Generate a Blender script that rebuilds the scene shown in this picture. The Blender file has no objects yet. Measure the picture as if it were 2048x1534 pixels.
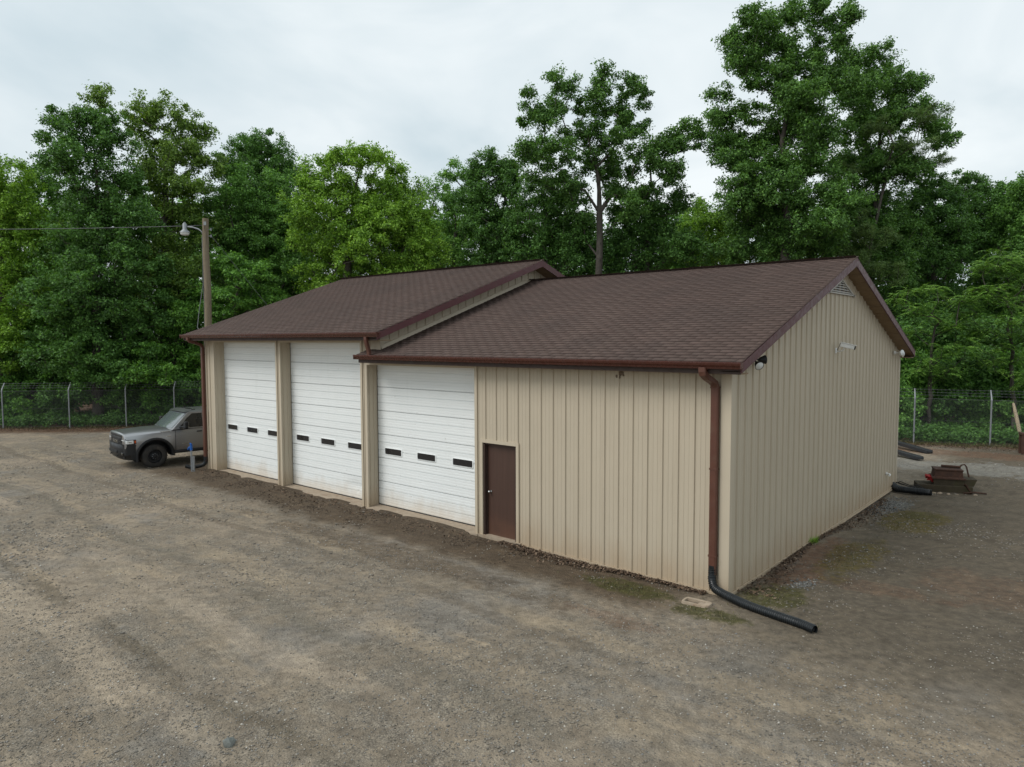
import bpy, bmesh, math, random
import numpy as np
from mathutils import Matrix, Vector, Euler

random.seed(7)
RNG = np.random.default_rng(11)
SC = bpy.context.scene
COL = SC.collection
PI = math.pi

# ------------------------------------------------------------------ camera
cam_d = bpy.data.cameras.new("camera")
cam_d.sensor_width = 36.0
cam_d.lens = 36.0 * 1414.76 / 2048.0
cam_d.clip_start = 0.1
cam_d.clip_end = 6000.0
cam = bpy.data.objects.new("camera", cam_d)
COL.objects.link(cam)
CAM = Vector((4.8419, -11.1962, 4.2958))
cam.location = CAM
cam.rotation_euler = (Matrix.Rotation(math.radians(40.616), 3, 'Z') @ Matrix.Rotation(math.radians(90 - 3.593), 3, 'X')
                      @ Matrix.Rotation(math.radians(-0.17), 3, 'Z')).to_euler()
SC.camera = cam

# ------------------------------------------------------------------ overcast sky and soft sun
SUN_EL, SUN_AZ = math.radians(48), math.radians(205)      # azimuth clockwise from +Y
world = bpy.data.worlds.new("World")
SC.world = world
world.use_nodes = True
wn = world.node_tree
wn.nodes.clear()
w_out = wn.nodes.new('ShaderNodeOutputWorld')
w_bg = wn.nodes.new('ShaderNodeBackground')
w_bg.inputs['Strength'].default_value = 0.086
sky = wn.nodes.new('ShaderNodeTexSky')
sky.sky_type = 'NISHITA'
sky.sun_disc = False
sky.sun_elevation = SUN_EL
sky.sun_rotation = SUN_AZ
sky.air_density = 1.5
sky.dust_density = 4.0
tc = wn.nodes.new('ShaderNodeTexCoord')
mp = wn.nodes.new('ShaderNodeMapping')
mp.inputs['Scale'].default_value = (1.0, 1.0, 2.6)
mp.inputs['Location'].default_value = (0.35, 0.1, 0.2)
wn.links.new(tc.outputs['Generated'], mp.inputs['Vector'])
n1 = wn.nodes.new('ShaderNodeTexNoise')
n1.inputs['Scale'].default_value = 2.3
n1.inputs['Detail'].default_value = 5
n1.inputs['Roughness'].default_value = 0.5
n1.inputs['Distortion'].default_value = 0.5
wn.links.new(mp.outputs[0], n1.inputs['Vector'])
cr = wn.nodes.new('ShaderNodeValToRGB')
cr.color_ramp.elements[0].position = 0.30
cr.color_ramp.elements[0].color = (5.9, 6.95, 7.5, 1)
cr.color_ramp.elements[1].position = 0.66
cr.color_ramp.elements[1].color = (8.9, 9.45, 9.65, 1)
wn.links.new(n1.outputs['Fac'], cr.inputs['Fac'])
wm = wn.nodes.new('ShaderNodeMix')
wm.data_type = 'RGBA'
wm.inputs[0].default_value = 0.94
wn.links.new(sky.outputs[0], wm.inputs[6])
wn.links.new(cr.outputs[0], wm.inputs[7])
wn.links.new(wm.outputs[2], w_bg.inputs['Color'])
wn.links.new(w_bg.outputs[0], w_out.inputs['Surface'])

sun_d = bpy.data.lights.new("sun", 'SUN')
sun_d.energy = 1.5
sun_d.angle = math.radians(28)
sun_d.color = (1.0, 0.975, 0.94)
sun = bpy.data.objects.new("sun", sun_d)
COL.objects.link(sun)
sdir = Vector((math.sin(SUN_AZ) * math.cos(SUN_EL), math.cos(SUN_AZ) * math.cos(SUN_EL), math.sin(SUN_EL)))
sun.rotation_euler = sdir.to_track_quat('Z', 'Y').to_euler()
sun.location = (0, -30, 40)

SC.view_settings.view_transform = 'Standard'
SC.view_settings.look = 'None'
SC.view_settings.exposure = 0.32
SC.view_settings.gamma = 1.0
SC.view_settings.use_curve_mapping = False
SC.cycles.max_bounces = 6
SC.cycles.diffuse_bounces = 3
SC.cycles.transmission_bounces = 4
SC.cycles.transparent_max_bounces = 6

# ------------------------------------------------------------------ helpers: objects
def tag(o, label=None, cat=None, group=None, kind=None):
    if label: o['label'] = label
    if cat: o['category'] = cat
    if group: o['group'] = group
    if kind: o['kind'] = kind
    return o

def thing(name, label, cat, loc=(0, 0, 0), group=None, rotz=0.0):
    o = bpy.data.objects.new(name, None)
    o.empty_display_size = 0.3
    o.location = loc
    o.rotation_euler = (0, 0, rotz)
    COL.objects.link(o)
    return tag(o, label, cat, group)

def link(name, me, parent=None, loc=(0, 0, 0)):
    o = bpy.data.objects.new(name, me)
    o.location = loc
    COL.objects.link(o)
    if parent is not None: o.parent = parent
    return o

def np_mesh(name, V, F, mat=None, smooth=False):
    """V (n,3) floats, F (m,k) ints with constant k"""
    V = np.ascontiguousarray(V, np.float32); F = np.ascontiguousarray(F, np.int32)
    me = bpy.data.meshes.new(name)
    m, k = F.shape
    me.vertices.add(len(V)); me.vertices.foreach_set('co', V.ravel())
    me.loops.add(m * k); me.loops.foreach_set('vertex_index', F.ravel())
    me.polygons.add(m)
    me.polygons.foreach_set('loop_start', np.arange(0, m * k, k, dtype=np.int32))
    me.polygons.foreach_set('loop_total', np.full(m, k, np.int32))
    if smooth: me.polygons.foreach_set('use_smooth', np.ones(m, bool))
    me.update(calc_edges=True)
    if mat: me.materials.append(mat)
    return me

class MB:
    """collects shapes, then links them as ONE mesh object"""
    def __init__(s): s.v = []; s.f = []
    def raw(s, vs, fs):
        b = len(s.v); s.v += [tuple(map(float, q)) for q in vs]; s.f += [tuple(i + b for i in q) for q in fs]; return s
    def box(s, x0, x1, y0, y1, z0, z1, bev=0.0, M=None):
        if bev <= 0:
            vs = [(x0,y0,z0),(x1,y0,z0),(x1,y1,z0),(x0,y1,z0),(x0,y0,z1),(x1,y0,z1),(x1,y1,z1),(x0,y1,z1)]
            fs = [(0,3,2,1),(4,5,6,7),(0,1,5,4),(1,2,6,5),(2,3,7,6),(3,0,4,7)]
        else:
            bm = bmesh.new()
            bmesh.ops.create_cube(bm, size=1)
            for q in bm.verts:
                q.co = ((x0+x1)/2 + q.co.x*(x1-x0), (y0+y1)/2 + q.co.y*(y1-y0), (z0+z1)/2 + q.co.z*(z1-z0))
            bmesh.ops.bevel(bm, geom=bm.edges[:], offset=bev, segments=2, affect='EDGES', profile=0.5)
            bm.verts.index_update()
            vs = [tuple(q.co) for q in bm.verts]; fs = [tuple(q.index for q in f.verts) for f in bm.faces]
            bm.free()
        if M is not None: vs = [M @ Vector(q) for q in vs]
        return s.raw(vs, fs)
    def tube(s, path, r, n=8, cap=True):
        P = [Vector(p) for p in path]; k = len(P)
        rs = r if isinstance(r, (list, tuple)) else [r] * k
        vs = []; fs = []
        up = None
        for i in range(k):
            t = (P[min(i+1, k-1)] - P[max(i-1, 0)])
            t = t.normalized() if t.length > 1e-9 else Vector((0, 0, 1))
            if up is None:
                up = Vector((0, 0, 1)) if abs(t.z) < 0.9 else Vector((1, 0, 0))
            a = (up - t * up.dot(t))
            a = a.normalized() if a.length > 1e-6 else t.orthogonal().normalized()
            up = a
            b = t.cross(a)
            for j in range(n):
                an = 2 * PI * j / n
                vs.append(P[i] + (a * math.cos(an) + b * math.sin(an)) * rs[i])
        for i in range(k - 1):
            for j in range(n):
                j2 = (j + 1) % n
                fs.append((i*n+j, i*n+j2, (i+1)*n+j2, (i+1)*n+j))
        if cap:
            fs.append(tuple(range(n-1, -1, -1))); fs.append(tuple((k-1)*n + j for j in range(n)))
        return s.raw(vs, fs)
    def lathe(s, prof, n=24, M=None):
        """prof: list of (r, z) turned about Z"""
        vs = []; fs = []; k = len(prof)
        for r, z in prof:
            for j in range(n):
                a = 2*PI*j/n; vs.append(Vector((r*math.cos(a), r*math.sin(a), z)))
        for i in range(k-1):
            for j in range(n):
                j2 = (j+1) % n; fs.append((i*n+j, i*n+j2, (i+1)*n+j2, (i+1)*n+j))
        if M is not None: vs = [M @ q for q in vs]
        return s.raw(vs, fs)
    def prism(s, poly, axis, a0, a1, M=None):
        """poly in the two other axes (x:(y,z) y:(x,z) z:(x,y)), extruded a0..a1"""
        def mk(p, a): return {'x': (a, p[0], p[1]), 'y': (p[0], a, p[1]), 'z': (p[0], p[1], a)}[axis]
        n = len(poly)
        vs = [mk(p, a0) for p in poly] + [mk(p, a1) for p in poly]
        fs = [tuple(range(n-1, -1, -1)), tuple(range(n, 2*n))] + [(i, (i+1) % n, n+(i+1) % n, n+i) for i in range(n)]
        if M is not None: vs = [M @ Vector(q) for q in vs]
        return s.raw(vs, fs)
    def build(s, name, mat, parent=None, smooth=False, loc=(0, 0, 0), auto=None):
        me = bpy.data.meshes.new(name)
        me.from_pydata(s.v, [], s.f)
        if mat: me.materials.append(mat)
        bm = bmesh.new(); bm.from_mesh(me)
        bmesh.ops.recalc_face_normals(bm, faces=bm.faces[:])
        bm.to_mesh(me); bm.free()
        if smooth:
            me.polygons.foreach_set('use_smooth', np.ones(len(me.polygons), bool))
            if auto: me.set_sharp_from_angle(angle=math.radians(auto))
        me.update()
        return link(name, me, parent, loc)

# ------------------------------------------------------------------ helpers: materials
def nd(nt, typ, **kw):
    n = nt.nodes.new(typ)
    for k, v in kw.items():
        if k.startswith('_'): setattr(n, k[1:], v)
        else: n.inputs[k.replace('__', ' ')].default_value = v
    return n
def sock(nt, inp, v):
    if hasattr(v, 'is_linked') or isinstance(v, bpy.types.NodeSocket): nt.links.new(v, inp)
    else:
        if isinstance(v, (tuple, list)) and len(v) == 3 and inp.type == 'RGBA': v = (*v, 1)
        inp.default_value = v
def noise(nt, vec, scale, detail=4.0, rough=0.55, dist=0.0):
    n = nd(nt, 'ShaderNodeTexNoise', Scale=scale, Detail=detail, Roughness=rough, Distortion=dist)
    if vec is not None: nt.links.new(vec, n.inputs['Vector'])
    return n.outputs['Fac']
def voro(nt, vec, scale, out='Color', feature='F1'):
    n = nd(nt, 'ShaderNodeTexVoronoi', Scale=scale); n.feature = feature
    nt.links.new(vec, n.inputs['Vector'])
    return n.outputs[out]
def mapping(nt, vec, scale=(1, 1, 1), rot=(0, 0, 0), loc=(0, 0, 0)):
    n = nd(nt, 'ShaderNodeMapping', Scale=scale, Rotation=rot, Location=loc)
    nt.links.new(vec, n.inputs['Vector']); return n.outputs[0]
def ramp(nt, fac, stops):
    n = nt.nodes.new('ShaderNodeValToRGB'); e = n.color_ramp.elements
    while len(e) < len(stops): e.new(0.5)
    for q, (p, c) in zip(e, stops):
        q.position = p; q.color = (c, c, c, 1) if isinstance(c, (int, float)) else (*c, 1)
    sock(nt, n.inputs['Fac'], fac); return n.outputs['Color']
def mix(nt, fac, a, b, blend='MIX'):
    n = nt.nodes.new('ShaderNodeMix'); n.data_type = 'RGBA'; n.blend_type = blend
    sock(nt, n.inputs[0], fac); sock(nt, n.inputs[6], a); sock(nt, n.inputs[7], b); return n.outputs[2]
def mth(nt, op, a, b=0.0, clamp=False):
    n = nt.nodes.new('ShaderNodeMath'); n.operation = op; n.use_clamp = clamp
    sock(nt, n.inputs[0], a); sock(nt, n.inputs[1], b); return n.outputs[0]
def smooth(nt, v, a, b, lo=0.0, hi=1.0):
    n = nt.nodes.new('ShaderNodeMapRange'); n.interpolation_type = 'SMOOTHSTEP'
    sock(nt, n.inputs['Value'], v)
    n.inputs['From Min'].default_value = a; n.inputs['From Max'].default_value = b
    n.inputs['To Min'].default_value = lo; n.inputs['To Max'].default_value = hi
    return n.outputs[0]
def newmat(name):
    m = bpy.data.materials.new(name); m.use_nodes = True
    nt = m.node_tree; b = nt.nodes['Principled BSDF']
    return m, nt, b
def wpos(nt): return nt.nodes.new('ShaderNodeNewGeometry').outputs['Position']
def bump(nt, b, h, strength=0.3, dist=0.01):
    n = nd(nt, 'ShaderNodeBump', Strength=strength, Distance=dist)
    nt.links.new(h, n.inputs['Height']); nt.links.new(n.outputs[0], b.inputs['Normal'])

def simple(name, col, rough=0.6, metal=0.0, var=0.12, scale=6.0, bmp=0.0, spec=0.4, dirt=None, dirt_amt=0.5):
    """plain paint/plastic/metal with grain, blotches and optional dirt"""
    m, nt, b = newmat(name)
    p = nt.nodes.new('ShaderNodeTexCoord').outputs['Object']
    f = noise(nt, p, scale, 6, 0.6)
    c = mix(nt, f, tuple(x*(1-var*1.6) for x in col), tuple(min(1, x*(1+var)) for x in col))
    if dirt:
        d = smooth(nt, noise(nt, p, scale*0.35, 7, 0.68), 0.5, 0.75, 0, dirt_amt)
        c = mix(nt, d, c, dirt)
    sock(nt, b.inputs['Base Color'], c)
    sock(nt, b.inputs['Roughness'], smooth(nt, noise(nt, p, scale*2.1, 4), 0.3, 0.7, max(0, rough-0.1), min(1, rough+0.1)))
    b.inputs['Metallic'].default_value = metal
    b.inputs['Specular IOR Level'].default_value = spec
    if bmp: bump(nt, b, noise(nt, p, scale*6, 5, 0.6), bmp, 0.01)
    return m

# tan painted steel siding: grime and red splash dirt near the ground, faint vertical run marks
def mat_siding(name, col):
    m, nt, b = newmat(name)
    p = wpos(nt)
    sep = nt.nodes.new('ShaderNodeSeparateXYZ'); nt.links.new(p, sep.inputs[0])
    c = mix(nt, noise(nt, p, 1.3, 5, 0.6), tuple(x*0.93 for x in col), tuple(x*1.04 for x in col))
    runs = noise(nt, mapping(nt, p, (9, 9, 0.35)), 1.0, 5, 0.65)
    c = mix(nt, smooth(nt, runs, 0.5, 0.78, 0, 0.22), c, (0.25, 0.20, 0.13))
    z = mth(nt, 'ADD', sep.outputs[2], mth(nt, 'MULTIPLY', noise(nt, mapping(nt, p, (2.2, 2.2, 0.6)), 1.0, 6, 0.65), -1.1))
    c = mix(nt, smooth(nt, z, 0.15, -0.70, 0, 0.55), c, (0.38, 0.27, 0.165))
    spots = smooth(nt, noise(nt, p, 14, 3, 0.5), 0.72, 0.78, 0, 0.45)
    low = smooth(nt, sep.outputs[2], 1.2, 0.1)
    c = mix(nt, mth(nt, 'MULTIPLY', spots, low), c, (0.16, 0.09, 0.04))
    sock(nt, b.inputs['Base Color'], c)
    b.inputs['Roughness'].default_value = 0.5
    b.inputs['Specular IOR Level'].default_value = 0.35
    bump(nt, b, noise(nt, mapping(nt, p, (1, 1, 0.35)), 2.6, 3), 0.16, 0.03)
    return m

def mat_doorwhite():
    m, nt, b = newmat("white_door_paint")
    p = wpos(nt)
    sep = nt.nodes.new('ShaderNodeSeparateXYZ'); nt.links.new(p, sep.inputs[0])
    c = mix(nt, noise(nt, p, 0.9, 4, 0.6), (0.76, 0.785, 0.78), (0.83, 0.85, 0.84))
    runs = noise(nt, mapping(nt, p, (5, 5, 0.5)), 1.0, 6, 0.7)
    c = mix(nt, smooth(nt, runs, 0.55, 0.85, 0, 0.22), c, (0.58, 0.60, 0.55))
    z = mth(nt, 'ADD', sep.outputs[2], mth(nt, 'MULTIPLY', noise(nt, mapping(nt, p, (2, 2, 1)), 1.0, 5, 0.65), -0.8))
    c = mix(nt, smooth(nt, z, 0.15, -0.45, 0, 0.6), c, (0.55, 0.45, 0.33))
    c = mix(nt, smooth(nt, noise(nt, p, 11, 2), 0.735, 0.76, 0, 0.35), c, (0.35, 0.33, 0.29))
    sock(nt, b.inputs['Base Color'], c)
    b.inputs['Roughness'].default_value = 0.45
    return m

def mat_shingle():
    m, nt, b = newmat("asphalt_shingle_brown")
    g = nt.nodes.new('ShaderNodeNewGeometry'); p = g.outputs['Position']
    oi = nt.nodes.new('ShaderNodeObjectInfo')
    r = mth(nt, 'FRACT', mth(nt, 'ADD', g.outputs['Random Per Island'], oi.outputs['Random']))
    c = ramp(nt, r, [(0.0, (0.071, 0.045, 0.037)), (0.5, (0.080, 0.050, 0.041)), (0.85, (0.088, 0.055, 0.046)), (1.0, (0.108, 0.069, 0.057))])
    c = mix(nt, smooth(nt, noise(nt, p, 0.45, 5, 0.62), 0.42, 0.68, 0, 0.6), c, (0.038, 0.027, 0.024))
    c = mix(nt, smooth(nt, noise(nt, mapping(nt, p, (2.0, 0.25, 0.25)), 1.0, 4, 0.6), 0.45, 0.75, 0, 0.45), c, (0.135, 0.093, 0.076))
    c = mix(nt, noise(nt, p, 160, 2, 0.7), mix(nt, 0.55, c, (0.02, 0.015, 0.013)), mix(nt, 0.35, c, (0.24, 0.18, 0.155)))
    sock(nt, b.inputs['Base Color'], c)
    b.inputs['Roughness'].default_value = 0.88
    b.inputs['Specular IOR Level'].default_value = 0.25
    bump(nt, b, noise(nt, p, 120, 3, 0.7), 0.35, 0.006)
    return m

def mat_mandoor():
    m, nt, b = newmat("brown_door_paint")
    p = wpos(nt)
    sep = nt.nodes.new('ShaderNodeSeparateXYZ'); nt.links.new(p, sep.inputs[0])
    c = mix(nt, noise(nt, mapping(nt, p, (14, 14, 0.7)), 1.0, 6, 0.7), (0.042, 0.021, 0.015), (0.088, 0.046, 0.033))
    z = mth(nt, 'ADD', sep.outputs[2], mth(nt, 'MULTIPLY', noise(nt, p, 2.0, 5), -1.2))
    c = mix(nt, smooth(nt, z, 0.05, -0.6, 0, 0.4), c, (0.14, 0.066, 0.038))
    sock(nt, b.inputs['Base Color'], c)
    b.inputs['Roughness'].default_value = 0.45
    return m

def mat_rust(name, dark=(0.022, 0.012, 0.009), lite=(0.085, 0.036, 0.020)):
    m, nt, b = newmat(name)
    p = wpos(nt)
    c = mix(nt, noise(nt, p, 9, 6, 0.65), dark, lite)
    c = mix(nt, smooth(nt, noise(nt, p, 30, 3), 0.58, 0.7, 0, 0.5), c, (0.19, 0.085, 0.04))
    sock(nt, b.inputs['Base Color'], c); b.inputs['Roughness'].default_value = 0.85
    bump(nt, b, noise(nt, p, 60, 4), 0.4, 0.008)
    return m

def mat_wood(name, a, bcol, axis_scale=(14, 14, 0.8)):
    m, nt, b = newmat(name)
    p = nt.nodes.new('ShaderNodeTexCoord').outputs['Object']
    c = mix(nt, noise(nt, mapping(nt, p, axis_scale), 1.0, 6, 0.7), a, bcol)
    c = mix(nt, smooth(nt, noise(nt, mapping(nt, p, tuple(x*2 for x in axis_scale)), 1.0, 3), 0.58, 0.66, 0, 0.75), c, tuple(x*0.3 for x in a))
    sock(nt, b.inputs['Base Color'], c); b.inputs['Roughness'].default_value = 0.9
    bump(nt, b, noise(nt, mapping(nt, p, axis_scale), 1.0, 6, 0.7), 0.5, 0.02)
    return m

def mat_leaf(name, dark, mid, lite, trans=0.26):
    m, nt, b = newmat(name)
    g = nt.nodes.new('ShaderNodeNewGeometry')
    c = ramp(nt, g.outputs['Random Per Island'], [(0, dark), (0.55, mid), (1.0, lite)])
    tone = noise(nt, g.outputs['Position'], 0.55, 3, 0.5)
    c = mix(nt, smooth(nt, tone, 0.38, 0.66, 0, 0.55), c, mix(nt, g.outputs['Random Per Island'], mid, lite))
    sock(nt, b.inputs['Base Color'], c)
    b.inputs['Roughness'].default_value = 0.55
    b.inputs['Specular IOR Level'].default_value = 0.3
    t = nt.nodes.new('ShaderNodeBsdfTranslucent')
    sock(nt, t.inputs['Color'], mix(nt, 1.0, c, (1.5, 1.5, 0.7), 'MULTIPLY'))
    ms = nt.nodes.new('ShaderNodeMixShader'); ms.inputs[0].default_value = trans
    nt.links.new(b.outputs[0], ms.inputs[1]); nt.links.new(t.outputs[0], ms.inputs[2])
    nt.links.new(ms.outputs[0], nt.nodes['Material Output'].inputs['Surface'])
    return m

def mat_island(name, stops, rough=0.85, grain=60.0):
    """loose pieces: each one takes its own colour"""
    m, nt, b = newmat(name)
    g = nt.nodes.new('ShaderNodeNewGeometry')
    c = ramp(nt, g.outputs['Random Per Island'], stops)
    c = mix(nt, noise(nt, g.outputs['Position'], grain, 2), mix(nt, 1.0, c, (0.75, 0.75, 0.75), 'MULTIPLY'), c)
    sock(nt, b.inputs['Base Color'], c); b.inputs['Roughness'].default_value = rough
    return m

TAN = (0.485, 0.418, 0.318)
MT = {}
MT['siding'] = mat_siding("tan_steel_siding", TAN)
MT['trim'] = mat_siding("tan_steel_trim", (0.51, 0.44, 0.335))
MT['door'] = mat_doorwhite()
MT['shingle'] = mat_shingle()
MT['mandoor'] = mat_mandoor()
MT['shingle_edge_shade'] = simple('asphalt_cut_edge_with_course_shade', (0.048, 0.031, 0.027), 0.9)  # dark asphalt cut edge, its colour also standing in for each course's shadow line
MT['maroon'] = simple("maroon_fascia_paint", (0.10, 0.035, 0.038), 0.5, var=0.2, dirt=(0.10, 0.07, 0.06))
MT['gutter'] = simple("brown_gutter_enamel", (0.075, 0.022, 0.015), 0.25, var=0.2, spec=0.6, dirt=(0.06, 0.035, 0.025))
MT['spout'] = simple("brown_downspout_enamel", (0.105, 0.043, 0.029), 0.4, var=0.15, dirt=(0.13, 0.08, 0.055))
MT['soffit'] = simple("tan_soffit_board", (0.26, 0.18, 0.105), 0.7, var=0.2)
MT['darktrim'] = simple("dark_brown_trim", (0.045, 0.026, 0.02), 0.6)
MT['pane'] = simple("dark_window_glass", (0.018, 0.018, 0.02), 0.12, spec=0.6)
MT['concrete'] = simple("worn_concrete", (0.36, 0.29, 0.215), 0.9, var=0.3, scale=9, bmp=0.4, dirt=(0.22, 0.13, 0.075), dirt_amt=0.8)
MT['mosscrete'] = simple("mossy_concrete", (0.055, 0.043, 0.026), 0.95, var=0.4, scale=8, bmp=0.5, dirt=(0.045, 0.045, 0.016), dirt_amt=0.8)
MT['chrome'] = simple("satin_metal", (0.55, 0.55, 0.54), 0.25, metal=1.0)
MT['galv'] = simple("galvanised_steel", (0.27, 0.285, 0.295), 0.55, metal=0.45, var=0.15)
MT['wire'] = simple("dull_galvanised_wire", (0.10, 0.105, 0.105), 0.6, metal=0.3)
MT['hdpe'] = simple("black_corrugated_plastic", (0.010, 0.013, 0.015), 0.38, spec=0.5, var=0.3, dirt=(0.05, 0.045, 0.035), dirt_amt=0.35)
MT['rust'] = mat_rust("rusty_iron")
MT['red'] = simple("faded_red_plastic", (0.36, 0.025, 0.025), 0.5, dirt=(0.12, 0.03, 0.03))
MT['white'] = simple("off_white_plastic", (0.80, 0.80, 0.78), 0.5, dirt=(0.5, 0.47, 0.4))
MT['ventgrey'] = simple('weathered_vent_paint', (0.46, 0.44, 0.40), 0.6, dirt=(0.25, 0.22, 0.17))
MT['black'] = simple("matt_black_plastic", (0.014, 0.014, 0.015), 0.6)
MT['rubber'] = simple("dusty_tyre_rubber", (0.028, 0.026, 0.024), 0.85, dirt=(0.12, 0.10, 0.08), dirt_amt=0.6)
MT['pole'] = mat_wood("weathered_pole_wood", (0.13, 0.10, 0.065), (0.25, 0.205, 0.14))
MT['bark'] = mat_wood("tree_bark", (0.040, 0.034, 0.028), (0.105, 0.090, 0.074), (6, 6, 1.2))
MT['log'] = mat_wood("broken_pale_wood", (0.28, 0.22, 0.15), (0.42, 0.34, 0.22))
MT['blue'] = simple("blue_hydrant_paint", (0.012, 0.10, 0.38), 0.4, dirt=(0.02, 0.06, 0.16))
MT['lens'] = simple("clear_lamp_lens", (0.72, 0.74, 0.74), 0.08, spec=0.7, var=0.05)
MT['darksteel'] = simple("dark_steel_ramp", (0.045, 0.048, 0.053), 0.45, metal=0.3, dirt=(0.09, 0.06, 0.045))

# ================================================================== GROUND
def mat_ground():
    m, nt, b = newmat("gravel_yard_and_dirt")
    p = wpos(nt)
    sep = nt.nodes.new('ShaderNodeSeparateXYZ'); nt.links.new(p, sep.inputs[0])
    X, Y = sep.outputs[0], sep.outputs[1]
    nz = noise(nt, p, 0.9, 7, 0.62)
    nzf = noise(nt, p, 4.5, 6, 0.65)
    warp = mth(nt, 'MULTIPLY', mth(nt, 'SUBTRACT', nz, 0.5), 2.4)
    warpf = mth(nt, 'MULTIPLY', mth(nt, 'SUBTRACT', nzf, 0.5), 1.2)
    w2 = mth(nt, 'ADD', warp, warpf)
    # packed gravel: stone cells over fines
    grey = mix(nt, voro(nt, p, 42), (0.135, 0.127, 0.112), (0.245, 0.225, 0.192))
    grey = mix(nt, smooth(nt, voro(nt, p, 42, 'Distance'), 0.25, 0.75, 0, 0.6), grey, (0.075, 0.068, 0.058))
    fine = mix(nt, noise(nt, p, 55, 5, 0.75), (0.100, 0.090, 0.075), (0.215, 0.190, 0.155))
    c = mix(nt, smooth(nt, noise(nt, p, 2.6, 6, 0.65), 0.42, 0.58), fine, grey)
    # large patches: bluish crushed stone, warm dusty fines
    c = mix(nt, smooth(nt, noise(nt, p, 0.35, 5, 0.6), 0.47, 0.66, 0, 0.6), c, mix(nt, nzf, (0.215, 0.185, 0.15), (0.27, 0.235, 0.19)))
    c = mix(nt, smooth(nt, noise(nt, mapping(nt, p, loc=(31, 7, 3)), 0.42, 6, 0.65), 0.53, 0.66, 0, 0.55), c, mix(nt, nzf, (0.115, 0.115, 0.113), (0.185, 0.187, 0.185)))
    # wheel tracks along the yard: pale packed ruts with soft edges
    for ang, sc, th, am, colr in ((0.10, 0.95, 0.60, 0.5, (0.275, 0.230, 0.170)), (-0.42, 0.7, 0.62, 0.45, (0.26, 0.225, 0.17)), (0.05, 1.7, 0.62, 0.35, (0.095, 0.085, 0.07))):
        t = noise(nt, mapping(nt, p, (0.09*sc, 1.15*sc, 1), (0, 0, ang), (ang*9, 2, 0)), 1.0, 5, 0.62, 0.35)
        br = smooth(nt, noise(nt, p, 0.6, 4), 0.38, 0.58)
        c = mix(nt, mth(nt, 'MULTIPLY', smooth(nt, t, th-0.06, th+0.06, 0, am), br), c, colr)
    brk = smooth(nt, noise(nt, p, 6.0, 6, 0.72), 0.36, 0.54, 0.35, 1.0)
    def patch(c, x0, y0, rx, ry, amt, colr, soft=0.35, rot=0.0):
        soft *= 0.55
        v = mapping(nt, p, loc=(-x0, -y0, 0))
        v = mapping(nt, v, (1/rx, 1/ry, 0), (0, 0, rot))
        ln = nt.nodes.new('ShaderNodeVectorMath'); ln.operation = 'LENGTH'; nt.links.new(v, ln.inputs[0])
        d = mth(nt, 'ADD', ln.outputs['Value'], mth(nt, 'MULTIPLY', w2, 1.0))
        return mix(nt, mth(nt, 'MULTIPLY', smooth(nt, d, 1.0+soft, 1.0-soft, 0, amt), brk), c, colr)
    # worn wheel tracks running along the front of the yard
    wob = mth(nt, 'MULTIPLY', mth(nt, 'SUBTRACT', noise(nt, mapping(nt, p, (0.16, 0.16, 0)), 1.0, 2), 0.5), 1.5)
    edge = mth(nt, 'MULTIPLY', mth(nt, 'SUBTRACT', noise(nt, p, 5.0, 6, 0.7), 0.5), 0.5)
    for y0, w, am, colr in ((-7.85, .22, .75, (0.25, 0.22, 0.18)), (-6.1, .20, .55, (0.265, 0.232, 0.19)), (-7.35, .10, .7, (0.085, 0.075, 0.058)), (-4.55, .24, .4, (0.25, 0.215, 0.165)), (-2.75, .22, .5, (0.225, 0.195, 0.15)), (-3.15, .12, .45, (0.095, 0.08, 0.062)), (-5.2, .14, .45, (0.10, 0.095, 0.08)), (-9.6, .3, .5, (0.25, 0.22, 0.175))):
        dy = mth(nt, 'ABSOLUTE', mth(nt, 'ADD', mth(nt, 'ADD', mth(nt, 'SUBTRACT', Y, y0), wob), edge))
        on = smooth(nt, noise(nt, mapping(nt, p, (0.35, 0.35, 0), loc=(y0*3, y0, 0)), 1.0, 3), 0.36, 0.56)
        c = mix(nt, mth(nt, 'MULTIPLY', smooth(nt, dy, w*1.35, w*0.75, 0, am), on), c, colr)
    # damp, trafficked dirt on the gable side
    side = smooth(nt, mth(nt, 'ADD', X, mth(nt, 'MULTIPLY', w2, 0.5)), -0.6, 1.2, 0, 0.92)
    side = mth(nt, 'MULTIPLY', side, smooth(nt, mth(nt, 'ADD', Y, warp), -3.6, -0.2))
    dk = mix(nt, noise(nt, p, 16, 6, 0.7), (0.052, 0.045, 0.035), (0.108, 0.095, 0.075))
    c = mix(nt, side, c, dk)
    # mud band along the doors, with clods and wheel smears
    yy = mth(nt, 'ADD', Y, mth(nt, 'MULTIPLY', w2, 0.55))
    band = mth(nt, 'MULTIPLY', smooth(nt, yy, -1.9, -1.15), smooth(nt, Y, 0.6, 0.2))
    band = mth(nt, 'MULTIPLY', band, smooth(nt, X, 0.3, -1.2))
    band = mth(nt, 'MULTIPLY', band, smooth(nt, X, -20.5, -18.5, 0, 0.9))
    mud = mix(nt, noise(nt, p, 13, 6, 0.7), (0.038, 0.028, 0.019), (0.088, 0.067, 0.047))
    c = mix(nt, band, c, mud)
    c = patch(c, -6.5, -2.2, 4.5, 0.45, 0.6, mud, 0.4, 0.03)
    # moss, red clay, crushed blue stone
    moss = mix(nt, noise(nt, p, 22, 5, 0.7), (0.024, 0.025, 0.008), (0.066, 0.068, 0.017))
    mossb = mix(nt, noise(nt, p, 22, 5, 0.7), (0.060, 0.046, 0.016), (0.115, 0.098, 0.030))
    clay = mix(nt, noise(nt, p, 15, 5, 0.65), (0.075, 0.041, 0.026), (0.145, 0.084, 0.055))
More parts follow.
